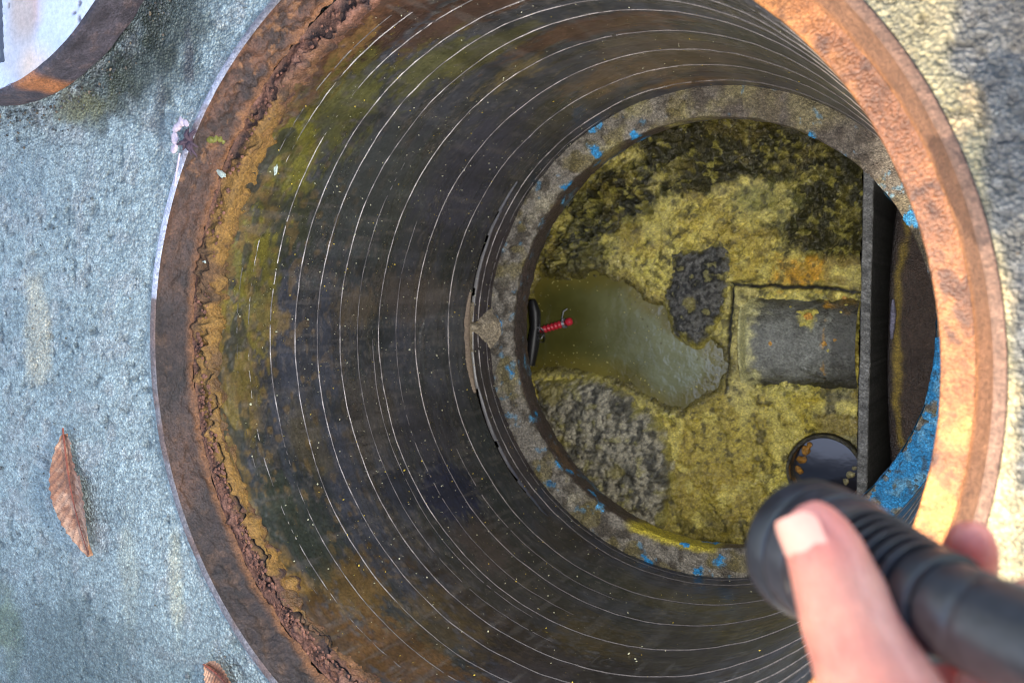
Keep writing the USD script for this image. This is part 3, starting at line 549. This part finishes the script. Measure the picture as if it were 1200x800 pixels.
def block():
    t = thing('drain_channel', 'dark half round drain channel with yellow scum leading to the baffle', 'drain channel')
    # half round channel pipe lying in the sludge, seen from above
    a, b = at(862, 400, FZ), at(1012, 400, FZ); y0 = (at(935, 343, FZ)[1] + at(935, 460, FZ)[1]) / 2; r = (at(935, 343, FZ)[1] - at(935, 460, FZ)[1]) / 2
    x0, x1 = at(868, 400, FZ)[0], EDGE_X - .008; nx, na = 150, 110
    X, A = np.meshgrid(np.linspace(x0, x1, nx), np.linspace(0, math.pi, na), indexing='ij'); X, A = X.ravel(), A.ravel()
    P = np.stack([X, np.cos(A) * r, np.sin(A) * r], -1); n1, n2, n3 = fbm(P * 30, 4, 301), fbm(P * 100, 4, 302), fbm(P * 250, 3, 303)
    k = sm(x0, x0 + .016, X)
    rr = r * (1 + (n2 - .5) * .05 + (n3 - .5) * .03)
    v = np.stack([X + (n1 - .5) * .008 * (1 - k), y0 + np.cos(A) * rr * .97, FZ - .024 + np.sin(A) * rr * .86 * (.70 + .30 * k)], -1)
    c = np.tile(lin(104, 104, 92), (len(v), 1)); c = mixc(c, lin(66, 64, 52), sm(.45, .62, n2)); c = mixc(c, lin(122, 122, 108), sm(.56, .7, n3) * .5)
    c = mixc(c, lin(132, 132, 122), sm(.9, .2, np.abs(np.cos(A) + .1) + (n1 - .5)) * .6); c = mixc(c, lin(40, 38, 28), sm(.55, .95, np.abs(np.cos(A)) + (n1 - .5) * .5) * .8)  # rounded shading painted in: lighter crown, darker flanks
    c = mixc(c, lin(196, 188, 128), sm(x0 + .034, x0 + .010, X + (n2 - .5) * .05))
    q = at(948, 372, FZ); d = np.hypot(X - q[0], (v[:, 1] - q[1]) * 1.1) + (n2 - .5) * .025; c = mixc(c, lin(190, 176, 78), sm(.014, .006, d))
    q = at(970, 400, FZ); d = np.abs(X - q[0]) + (n2 - .5) * .02 + (n1 - .5) * .02; c = mixc(c, lin(176, 128, 36), sm(.005, .001, d) * .9)
    q = at(990, 350, FZ); d = np.hypot(X - q[0], v[:, 1] - q[1]) + (n2 - .5) * .05; c = mixc(c, lin(170, 128, 56), sm(.016, .004, d) * .7)
    q = at(1012, 400, FZ); c = mixc(c, lin(44, 40, 32), sm(q[0] - .036, q[0] - .030, X) * .6)
    c = mixc(c, lin(104, 92, 32), sm(.75, .95, np.cos(A)) * sm(.45, .6, n1) * .5)
    f = quads(nx, na); f = normals_up(v, f); obj('channel_shell', (v, f), 'sludge', t, True, c, .3 + .5 * sm(.45, .6, n1))
    an = np.linspace(0, math.pi, 40); e = np.stack([np.full(40, x0 - .0005), y0 + np.cos(an) * r * .98, FZ - .024 + np.sin(an) * r * .86 * .68], -1); cc = np.array([[x0 - .0005, y0, FZ - .03]])
    obj('channel_end', (np.vstack([e, cc]), np.array([[i, i + 1, 40] for i in range(39)])), 'sludge', t, False, np.tile(lin(120, 110, 70), (41, 1)), np.full(41, .3))
    # crumbs of scum on it
    for i, (px, py, s) in enumerate([(948, 372, .0065), (942, 380, .004), (955, 366, .004), (985, 350, .004), (992, 346, .003), (975, 352, .003), (968, 402, .003), (972, 410, .0025), (990, 358, .002), (905, 402, .0026), (936, 366, .003), (925, 360, .002), (980, 398, .002), (985, 366, .0016)]):
        p = at(px, py, FZ + .02); yy = np.clip((p[1] - y0) / (r * .97), -.98, .98); zt = FZ - .024 + math.sqrt(1 - yy * yy) * r * .86
        m = pebble((p[0], p[1], zt), s, (1, .8, .35), i + 40, 2, .8); c = np.tile(lin(186, 170, 70) if i % 3 else lin(190, 138, 52), (len(m.vertices), 1)) * (.7 + .6 * noise(m.vertices * 400, 3))[:, None]
        obj('scum_crumb', m, 'sludge', t, True, c, np.full(len(m.vertices), .5))
block()

def baffle():
    t = thing('baffle_board', 'thin upright black baffle board with grey speckled top edge across the chamber', 'baffle')
    n = 160; ys = np.linspace(-.36, .205, n); prof = np.array([(-.0060, -.90), (-.0060, -.645), (-.0050, -.6435), (.0050, -.6435), (.0060, -.645), (.0060, -.90)])
    Yg, K = np.meshgrid(ys, np.arange(6), indexing='ij'); v = np.stack([EDGE_X + .001 + prof[K, 0], Yg, prof[K, 1]], -1).reshape(-1, 3)
    v[:, 0] += (fbm(v * 50, 3, 5) - .5) * .002; v[:, 2] += (fbm(v * 80, 3, 6) - .5) * .003 * (v[:, 2] > -.7)
    c = np.tile(lin(132, 130, 124), (len(v), 1)) * (.30 + 1.1 * noise(v * 300, 3))[:, None]; c = mixc(c, lin(24, 20, 14), sm(-.646, -.66, v[:, 2]))
    f = quads(n, 6); obj('board', (v, f[:, ::-1]), 'mortar', t, False, c, np.full(len(v), .4))
    # sloping bench behind it: brown wet mortar with a yellow scum line, dropping away to the slot
    t = thing('side_bench', 'brown wet mortar bench with a yellow scum line right of the baffle', 'bench')
    ny, nx = 130, 60; ys = np.linspace(-.30, .24, ny); s = np.linspace(0, 1, nx); Yg, S = np.meshgrid(ys, s, indexing='ij')
    xl = .170 + .016 * (np.abs((Yg - .0) / .22) ** 2.4)
    X = xl + S * (.34 - xl); P = np.stack([X, Yg, 0 * X], -1).reshape(-1, 3); a, b = fbm(P * 30, 4, 401), fbm(P * 110, 3, 402)
    Z = (-.652 + .05 * S ** .8).ravel() + (a - .5) * .008 + (b - .5) * .003; Z = np.where(S.ravel() == 0, -.74, Z)
    c = np.tile(lin(66, 52, 42), (len(P), 1)) * (.7 + .6 * a)[:, None]; d = np.abs(P[:, 0] - xl.ravel() - .016 + (a - .5) * .02)
    c = mixc(c, lin(134, 112, 44), sm(.007, .001, d) * sm(.4, .55, a + .1)); c = mixc(c, lin(22, 18, 14), sm(.012, .002, P[:, 0] - xl.ravel()))
    v = np.stack([P[:, 0], P[:, 1], Z], -1); obj('bench_top', (v, normals_up(v, quads(ny, nx))), 'mortar', t, True, c, np.full(len(v), .85))
    p = at(1046, 375, -.64); m = tube([p + [0, .024, 0], p + [.001, .008, .0015], p + [0, -.01, .0], p + [-.0005, -.022, 0]], [.0015, .0034, .003, .0015], 8); c = np.tile(lin(120, 116, 130), (len(m.vertices), 1))
    obj('highlight_strip', m, 'mortar', t, True, c, np.full(len(m.vertices), .9))  # highlight beside the slot, modelled as a pale strip
baffle()

def stub():
    p = at(967, 552, FZ + .004); r = at(1018, 552, FZ)[0] - p[0]; r *= .93
    t = thing('drain_pipe_mouth', 'round black drain pipe mouth full of dark water near the torch head', 'drain pipe')
    pr = resample([(r, -.70), (r, FZ + .008), (r * .985, FZ + .0105), (r * .93, FZ + .0105), (r * .90, FZ + .008), (r * .89, -.72)], .0014); v, f = lathe(pr, 260); a, b = fbm(v * 60, 4, 501), fbm(v * 200, 3, 502)
    rad = np.hypot(v[:, 0], v[:, 1]); v[:, :2] *= (1 + (a - .5) * .05)[:, None]; v[:, 2] += (a - .5) * .005 + (b - .5) * .002; v[:, :2] += p[:2]
    c = np.tile(lin(58, 54, 44), (len(v), 1)); c = mixc(c, lin(96, 90, 66), sm(.5, .66, b) * .8); c = mixc(c, lin(150, 106, 26), sm(.48, .6, a) * sm(r * .92, r * .90, rad) * .9)
    f = f[:, ::-1]; obj('pipe_socket', (v, f), 'mortar', t, True, c, np.full(len(v), .7))
    th = np.linspace(0, 2 * math.pi, 80, endpoint=False); v = np.vstack([[[*p[:2], FZ - .012]], np.stack([p[0] + r * .9 * np.cos(th), p[1] + r * .9 * np.sin(th), np.full(80, FZ - .012)], -1)])
    obj('standing_water', (v, np.array([[0, 1 + i, 1 + (i + 1) % 80] for i in range(80)])), 'dark_water', t)
    for i, (dx, dy, s) in enumerate(((-.6, .5, .006), (-.72, .2, .006), (-.5, .66, .004), (.62, -.1, .005), (.5, -.3, .004), (.72, .1, .003), (-.78, -.1, .005))):
        m = pebble((p[0] + dx * r * .95, p[1] + dy * r * .95, FZ - .011), s, (1, .8, .5), i + 60, 2, .8); c = np.tile(lin(150, 104, 28) if dx < 0 else lin(140, 130, 90), (len(m.vertices), 1)) * (.5 + noise(m.vertices * 300, 3))[:, None]
        obj('scum_crumb', m, 'sludge', t, True, c, np.full(len(m.vertices), .7))
stub()

def red_plug():
    zt = WZ + .006
    a, b = at(634, 387, zt), at(670, 376, zt); d = (b - a) / np.linalg.norm(b - a)
    t = thing('red_plug', 'short red plastic plug wrapped with wire floating at the left of the pool', 'plug')
    L = np.linalg.norm(b - a); s = np.linspace(0, 1, 26)
    obj('plug_body', tube([a + d * L * .74 * k for k in s], .0050 + .0008 * np.sin(s * 40) - .001 * (s > .95) - .001 * (s < .05), 12), 'red_plastic', t, 40)
    s = np.linspace(0, 1, 9); obj('plug_tip', tube([a + d * L * (.80 + .22 * k) for k in s], .0056 * np.sqrt(np.clip(1 - (2 * s - 1) ** 4, .05, 1)), 12), 'red_plastic', t, True)
    sd = np.cross(d, [0, 0, 1]); up = np.array([0, 0, 1.])
    w = np.linspace(0, 2 * math.pi * 2.5, 60); obj('wire_wrap', tube([a + d * L * (.73 + .07 * k / 60) + .0063 * (math.cos(x) * sd + math.sin(x) * up) for k, x in enumerate(w)], .0008, 5), 'wire', t, True)
    q = a + d * L * .78; obj('wire_tail', tube([q + up * .005, q + up * .008 - sd * .008 + d * .002, q + up * .007 - sd * .016 + d * .006, q + up * .005 - sd * .018 + d * .012], .0007, 5), 'wire', t, True)
    t = thing('black_cable', 'tangle of black cable and wire hanging under the collar beside the red plug', 'cable')
    c0 = at(628, 375, zt); pts = []
    obj('cable_sleeve', tube([at(627, 352, zt) + up * .01, at(630, 366, zt) + up * .008, at(629, 384, zt) + up * .004, at(627, 405, zt) + up * .006, at(626, 428, zt) + up * .01], [.006, .0085, .0075, .009, .006], 10), 'black_cable', t, True)
    for k in range(4):
        ph = k * 1.3; w = np.linspace(0, 2 * math.pi * 1.6, 40)
        c0 = at(633 + k * 1.2, 384 + k * 3, zt) + up * .008
        obj('wire_loop', tube([c0 + (.0055 + .0015 * k) * (math.cos(x + ph) * sd + .7 * math.sin(x + ph) * d) + up * .002 * math.sin(x * 2) for x in w], .0007, 5), 'wire' if k % 2 == 0 else 'black_cable', t, True)
red_plug()

# ------------------------------------------------------------------ lid lying on the concrete
def lid():
    cx, cy, R, Tk = -.469, .460, .2465, .0365
    t = thing('manhole_cover', 'thick round iron lid with pale worn top lying at the upper left', 'manhole lid')
    def place(v):
        v[:, 0] += cx; v[:, 1] += cy; v[:, 2] += .0015; return v
    v, f = lathe(resample([(R - .004, 0.), (R - .001, .002), (R, .006), (R, Tk - .0042), (R - .0012, Tk - .0012), (R - .0042, Tk)], .0012), 1500)
    a, b, e = fbm(v * 30, 4, 601), fbm(v * 130, 3, 602), fbm(v * 9, 3, 603); rad = np.hypot(v[:, 0], v[:, 1]); v[:, :2] *= (1 + ((b - .5) * .0020 + (a - .5) * .002) / rad)[:, None]
    ang = np.degrees(np.arctan2(v[:, 1], v[:, 0]))
    c = np.tile(lin(72, 63, 66), (len(v), 1)); c = mixc(c, lin(50, 42, 44), sm(.45, .65, a) * .8); c = mixc(c, lin(98, 78, 72), sm(.55, .7, b) * .5); c = mixc(c, lin(92, 60, 52), sm(.5, .65, e) * .35)
    q = at(56, 100, .018); a0 = math.degrees(math.atan2(q[1] - cy, q[0] - cx)); c = mixc(c, lin(170, 104, 58), sm(1, .3, np.abs(ang - a0) / 4.5 + (a - .5)) * .85)  # patch of sunlight painted orange into the lid side
    obj('lid_side', (place(v), f), 'rusted_iron', t, True, c, np.full(len(v), .25))
    nr, nt = 210, 900; rr = np.concatenate([[.0001], np.linspace(.05, R - .0042, nr - 1)])
    T, Rr = np.meshgrid(np.linspace(0, 2 * math.pi, nt, endpoint=False), rr, indexing='ij'); v = np.stack([Rr * np.cos(T), Rr * np.sin(T), np.full_like(T, Tk)], -1).reshape(-1, 3)
    a, b = fbm(v * 18, 4, 611), fbm(v * 110, 3, 612); pit = sm(.70, .78, noise(v * 150, 613)) * sm(.4, .6, a + .1)
    x, y = v[:, 0] + cx, v[:, 1] + cy
    q1, q2 = at(-60, -40, .037), at(5, 72, .037); slot = sm(.001, -.001, np.maximum(x - q2[0], q2[1] - y)) 
    v[:, 2] += (b - .5) * .0006 - pit * .0010 + (a - .5) * .0008 - slot * .010
    c = np.tile(lin(196, 196, 208), (len(v), 1)); c = mixc(c, lin(214, 206, 204), sm(.45, .65, a) * .7); c = mixc(c, lin(96, 88, 92), pit * .9)
    p = at(30, 5, .037); d = np.hypot(x - p[0], y - p[1]) + (a - .5) * .05; c = mixc(c, lin(190, 130, 84), sm(.028, .008, d) * .7)
    p = at(20, 30, .037); d = np.hypot(x - p[0], (y - p[1]) * .6) + (a - .5) * .05; c = mixc(c, lin(178, 160, 140), sm(.03, .008, d) * .6)
    p = at(46, 88, .037); d = np.hypot(x - p[0], y - p[1]) + (a - .5) * .03; c = mixc(c, lin(222, 178, 132), sm(.03, .004, d) * .6)
    c = mixc(c, lin(60, 52, 60), slot)
    obj('lid_top', (place(v), quads(nt, nr, True)), 'lid_paint', t, True, c, np.full(len(v), .3))
lid()

# ------------------------------------------------------------------ leaves and litter
def leaf(name, tip0, tip1, width, label, bend=.0, seed=0, torn=False):
    a, b = at(*tip0, .003), at(*tip1, .003); L = np.linalg.norm(b - a); d = (b - a) / L; sd = np.array([-d[1], d[0], 0]); nu, nv = 90, 41
    t = thing(name, label, 'leaf')
    u = np.linspace(0, 1, nu); s = np.linspace(-1, 1, nv); Uu, S = np.meshgrid(u, s, indexing='ij')
    w = width * np.sin(np.clip(Uu, 0, 1) ** .8 * math.pi) ** .85 + .0006; w = w * (1 + .035 * np.sin(Uu * L / .0022 * 2))
    side = np.abs(S); vein = Uu - side * .16; rib = np.abs(np.sin(vein * math.pi * 13))
    p = a + (Uu * L)[..., None] * d + (S * w + bend * np.sin(Uu * math.pi))[..., None] * sd
    z = .0022 + .0075 * side ** 1.5 * (.4 + .6 * np.sin(Uu * 3)) + .0012 * (1 - rib) * (side > .05) - .0012 * np.exp(-(S / .06) ** 2)
    p[..., 2] = z + (fbm(p * 120, 3, seed) - .5) * .0014
    P = p.reshape(-1, 3); c = np.tile(lin(150, 100, 70), (len(P), 1)); n = fbm(P * 90, 4, seed + 3); c = mixc(c, lin(196, 152, 118), sm(.45, .65, n) * .7); c = mixc(c, lin(92, 54, 38), sm(.32, .0, rib.ravel()) * .85); c = mixc(c, lin(80, 52, 38), sm(.62, .72, fbm(P * 200, 3, seed + 4)) * .5)
    f = quads(nu, nv); cen = np.stack([Uu, S], -1).reshape(-1, 2)[f].mean(1)
    if torn:
        cut = (cen[:, 1] > .25 + .4 * np.abs(cen[:, 0] - .22) / .15 * .3 + .25 * noise(np.stack([cen[:, 0] * 30, cen[:, 1] * 3, 0 * cen[:, 0]], -1), 5)) & (cen[:, 0] > .10) & (cen[:, 0] < .36); f = f[~cut]
    f = normals_up(P, f); obj('leaf_blade', (P, f), 'leaf_skin', t, True, c)
    mid = [a + d * L * k + sd * bend * math.sin(k * math.pi) + np.array([0, 0, .0032 - .001]) for k in np.linspace(-.05, 1, 24)]
    mr = tube(mid, np.linspace(.0009, .0003, 24), 6); obj('midrib', mr, 'leaf_skin', t, True, np.tile(lin(130, 66, 46), (len(mr.vertices), 1)))
leaf('fallen_leaf', (77, 508), (107, 651), .0225, 'long brown fallen leaf lying on the grey concrete at the left', -.006, 5, True)
leaf('fallen_leaf', (243, 778), (278, 815), .013, 'broken reddish leaf at the lower edge of the picture beside the frame', .003, 9)

def litter():
    t = thing('dry_flower', 'withered dark flower head with pale pink petals on the rim of the frame', 'flower')
    c = at(224, 166, .004)
    for i in range(16):
        a = RNG.uniform(0, 2 * math.pi); ln = RNG.uniform(.007, .015); e = c + np.array([math.cos(a) * ln, math.sin(a) * ln, RNG.uniform(-.003, .007)])
        obj('dry_sepal', tube([c, (c + e) / 2 + [0, 0, .003], e], [.0022, .0018, .0005], 5), 'dark_dry', t, True)
    for i, (dx, dy, s) in enumerate(((-.016, .004, .005), (-.013, .012, .005), (-.008, .016, .004), (-.017, -.004, .0042), (-.003, .014, .0035))):
        obj('petal', pebble(c + [dx, dy, .002], s, (1, .7, .35), i + 3, 2, .7), 'pink_petal', t, True)
    obj('stalk', tube([c + [-.012, -.008, .001], c + [-.016, -.022, .001], c + [-.017, -.034, .002]], .0008, 6), 'pink_petal', t, True)
    t = thing('catkin', 'short yellow green catkin stuck on the rusty recess wall', 'catkin')
    a, b = at(246, 163, -.012), at(266, 163, -.026)
    for k in range(5): obj('catkin_bud', pebble(a + (b - a) * (k / 4), .0036, (1, .75, .7), k + 9, 2, .6), 'yellow_leaf', t, True)
    for i, (px, py, z, s, lb) in enumerate(((258, 203, -.028, .0045, 'largest pale green flake on the rusty ledge below the catkin'), (265, 175, -.03, .0026, 'small pale flake right of the catkin tip'), (244, 190, -.02, .0028, 'tiny pale flake just under the withered flower'), (323, 198, -.06, .0036, 'pale flake on the mossy pipe wall right of the catkin'), (240, 306, -.03, .0028, 'lone pale flake on the ledge at the left'))):
        q = at(px, py, z); p = on_pipe(px, py, .2775) if i == 3 else q
        obj('pale_flake', pebble(p, s * .9, (1.3, .5, .35), i + 20, 3, 1.6), 'pale_flake', None, True, label=lb, cat='flake')
litter()

# ------------------------------------------------------------------ torch and hand
FR, BK = view(940, 638, .318), view(1200, 753, .228)
AX = (BK - FR) / np.linalg.norm(BK - FR)
def frame_of(ax):
    a = np.cross(ax, [0, 0, 1.]); a /= np.linalg.norm(a); return a, np.cross(ax, a)
def torch():
    t = thing('torch', 'black ribbed metal torch held over the open shaft', 'torch')
    e1, e2 = frame_of(AX)
    def turn(pr, n=72):
        pr = np.array(pr, float) * [.93, 1]; th = np.linspace(0, 2 * math.pi, n, endpoint=False)
        v = (FR + pr[None, :, 1, None] * AX + pr[None, :, 0, None] * (np.cos(th)[:, None, None] * e1 + np.sin(th)[:, None, None] * e2)).reshape(-1, 3)
        m = trimesh.Trimesh(v, np.vstack([quads(n, len(pr), True)[:, [0, 1, 2]], quads(n, len(pr), True)[:, [0, 2, 3]]]), process=False)
        m.fix_normals(); return m
    obj('bezel', turn([(.0205, .003), (.0225, 0), (.0250, .0005), (.0258, .003), (.0258, .010), (.0250, .0118), (.0240, .0119)]), 'black_gloss', t, 35)
    obj('head', turn([(.0205, .003), (.0060, .016), (.0001, .0165), (.0001, .018), (.012, .018), (.0225, .0116), (.0246, .0116), (.0250, .0125), (.0250, .021), (.0244, .022), (.0236, .0222), (.0230, .030), (.0215, .033)]), 'black_plastic', t, 35)
    for k in range(6):
        z = .0335 + k * .0046; r = .0222 - k * .00085
        obj('cooling_fin', turn([(r - .0022, z), (r - .0003, z), (r, z + .0004), (r, z + .0020), (r - .0003, z + .0024), (r - .0024, z + .0024), (r - .0024, z + .0048)]), 'black_plastic', t, 30)
    obj('neck_band', turn([(.0140, .0606), (.0166, .0610), (.0172, .0618), (.0172, .0680), (.0166, .0688), (.0135, .0692)]), 'black_gloss', t, 35)
    obj('body', turn([(.0135, .0690), (.0146, .0692), (.0149, .070), (.0149, .080), (.0143, .0808), (.0143, .084), (.0149, .0848), (.0149, .135), (.0140, .137), (.0001, .137)]), 'black_plastic', t, 35)
    obj('lens', turn([(.0186, .0036), (.0001, .0034)]), 'added_pit_glow', t)
torch()

def hull(a, ra, b, rb, n=20):
    A = m3.Manifold.sphere(ra, n).translate([float(x) for x in a]); B = m3.Manifold.sphere(rb, n).translate([float(x) for x in b]); return m3.Manifold.batch_hull([A, B])
def hand():
    t = thing('person', 'left hand gripping a black torch, thumb laid along its head, fingertips curled round', 'person')
    thumb = [(view(957, 624, .268), .0106), (view(980, 678, .263), .0130), (view(1002, 750, .254), .0146), (view(1052, 850, .244), .0178), (view(1130, 960, .245), .020)]
    index = [(view(1138, 637, .280), .0090), (view(1132, 690, .296), .0090), (view(1095, 760, .302), .0098), (view(1100, 880, .290), .0112)]
    middle = [(view(1216, 742, .222), .0082), (view(1215, 706, .250), .0088), (view(1165, 755, .283), .0096), (view(1155, 885, .278), .0112)]
    ring = [(view(1290, 790, .215), .0078), (view(1290, 745, .240), .0084), (view(1235, 790, .270), .0094), (view(1215, 905, .267), .0108)]
    little = [(view(1350, 830, .210), .0068), (view(1345, 790, .230), .0074), (view(1295, 830, .255), .0082), (view(1270, 925, .256), .0098)]
    wrist = view(1240, 1150, .262); fore = wrist + np.array([.14, -.20, .10])
    parts = []
    for ch in (thumb, index, middle, ring, little):
        for (a, ra), (b, rb) in zip(ch[:-1], ch[1:]): parts.append(hull(a, ra, b, rb))
    base = [x[-1] for x in (index, middle, ring, little)]
    for (a, ra), (b, rb) in zip(base[:-1], base[1:]): parts.append(m3.Manifold.batch_hull([hull(a, ra, b, rb), m3.Manifold.sphere(.021, 24).translate([float(x) for x in wrist])]))
    parts.append(hull(thumb[-1][0], .019, wrist, .022)); parts.append(hull(thumb[-2][0], .0125, index[-1][0], .0105)); parts.append(hull(thumb[-1][0], .017, middle[-1][0], .011))
    parts.append(hull(wrist, .023, fore, .030))
    body = m3.Manifold.batch_boolean(parts, m3.OpType.Add).refine_to_length(.0032)
    mm = body.to_mesh(); m = trimesh.Trimesh(mm.vert_properties[:, :3], mm.tri_verts); trimesh.smoothing.filter_taubin(m, .5, -.53, 14)
    v = m.vertices; c = np.tile(lin(172, 112, 94), (len(v), 1)); n = fbm(v * 60, 3, 701); c = mixc(c, lin(184, 128, 106), sm(.4, .6, n) * .5); c = mixc(c, lin(150, 84, 72), sm(.55, .7, fbm(v * 110, 4, 703)) * .5)
    for ch in (thumb, index, middle, ring, little):
        d = np.linalg.norm(v - ch[0][0], axis=1); c = mixc(c, lin(184, 98, 86), sm(.020, .006, d) * .7)
    # creases at the thumb joint
    ax = thumb[2][0] - thumb[1][0]; ax /= np.linalg.norm(ax); tt = (v - thumb[2][0]) @ ax; near = np.linalg.norm(v - thumb[2][0], axis=1) < .02
    v = v - m.vertex_normals * (np.exp(-((tt % .0028 - .0014) / .0004) ** 2) * near * (np.abs(tt) < .006) * .0008)[:, None]
    obj('hand', trimesh.Trimesh(v, m.faces, process=False), 'skin', t, True, c, np.full(len(v), .3))
    # thumb nail on the side turned to the left of the picture
    tip, nx = thumb[0][0], thumb[1][0]; ax = (tip - nx) / np.linalg.norm(tip - nx); out = -RIGHT * .80 - FWD * .55; out -= ax * (out @ ax); out /= np.linalg.norm(out); sd = np.cross(ax, out)
    U, S = np.meshgrid(np.linspace(-.0068, .0060, 22), np.linspace(-1, 1, 17), indexing='ij')
    hw = .98 * np.sqrt(np.clip(1 - np.clip((U - .002) / .0046, 0, 1) ** 2 * .8, .05, 1)); ang = S * hw * .85; rn = .0110
    P = (tip + ax * .0005)[None, None] + U[..., None] * ax + (rn - np.clip(U, 0, 1) ** 2 * 12)[..., None] * (np.cos(ang)[..., None] * out + np.sin(ang)[..., None] * sd); v = P.reshape(-1, 3); f = quads(22, 17)
    q = f[100]; f = f if np.cross(v[q[1]] - v[q[0]], v[q[2]] - v[q[0]]) @ out > 0 else f[:, ::-1]
    obj('thumb_nail', (v, f), 'nail', t, True)
    ft = fore - wrist; ft /= np.linalg.norm(ft); s = np.linspace(0, 1, 40); L = np.linalg.norm(fore - wrist)
    obj('sleeve', tube([wrist + ft * (L * .45 + .55 * L * k * 1.6) for k in s], .034 + .012 * s + .0018 * np.sin(s * 55), 40), 'sleeve_cloth', t, True)
hand()

# ------------------------------------------------------------------ unseen wall added so that its corner shades the left of the picture
def shade_blocker():
    t = thing('shade_wall', 'plain rendered wall added out of view to shade the left half', 'shade_blocker')
    # the edge of its shade runs along the sun's azimuth through (.14, .235)
    hz = SUNV[:2] / np.linalg.norm(SUNV[:2]); k = (-1.9 - .235) / hz[1]; ex = .137 + hz[0] * k
    H = 6.5
    m = trimesh.creation.box(bounds=[[ex - 7, -2.15, 0], [ex, -1.9, H]]); obj('wall', m, 'shade_wall_render', t)
    m = trimesh.creation.box(bounds=[[ex - 7.06, -2.25, H + .002], [ex + .002, -1.82, H + .16]]); obj('coping', m, 'mortar', t, False, np.tile(lin(150, 146, 140), (len(m.vertices), 1)))
    m = trimesh.creation.box(bounds=[[ex - 7, -1.899, .001], [ex - .001, -1.88, .35]]); obj('plinth', m, 'mortar', t, False, np.tile(lin(120, 118, 114), (len(m.vertices), 1)))
shade_blocker()
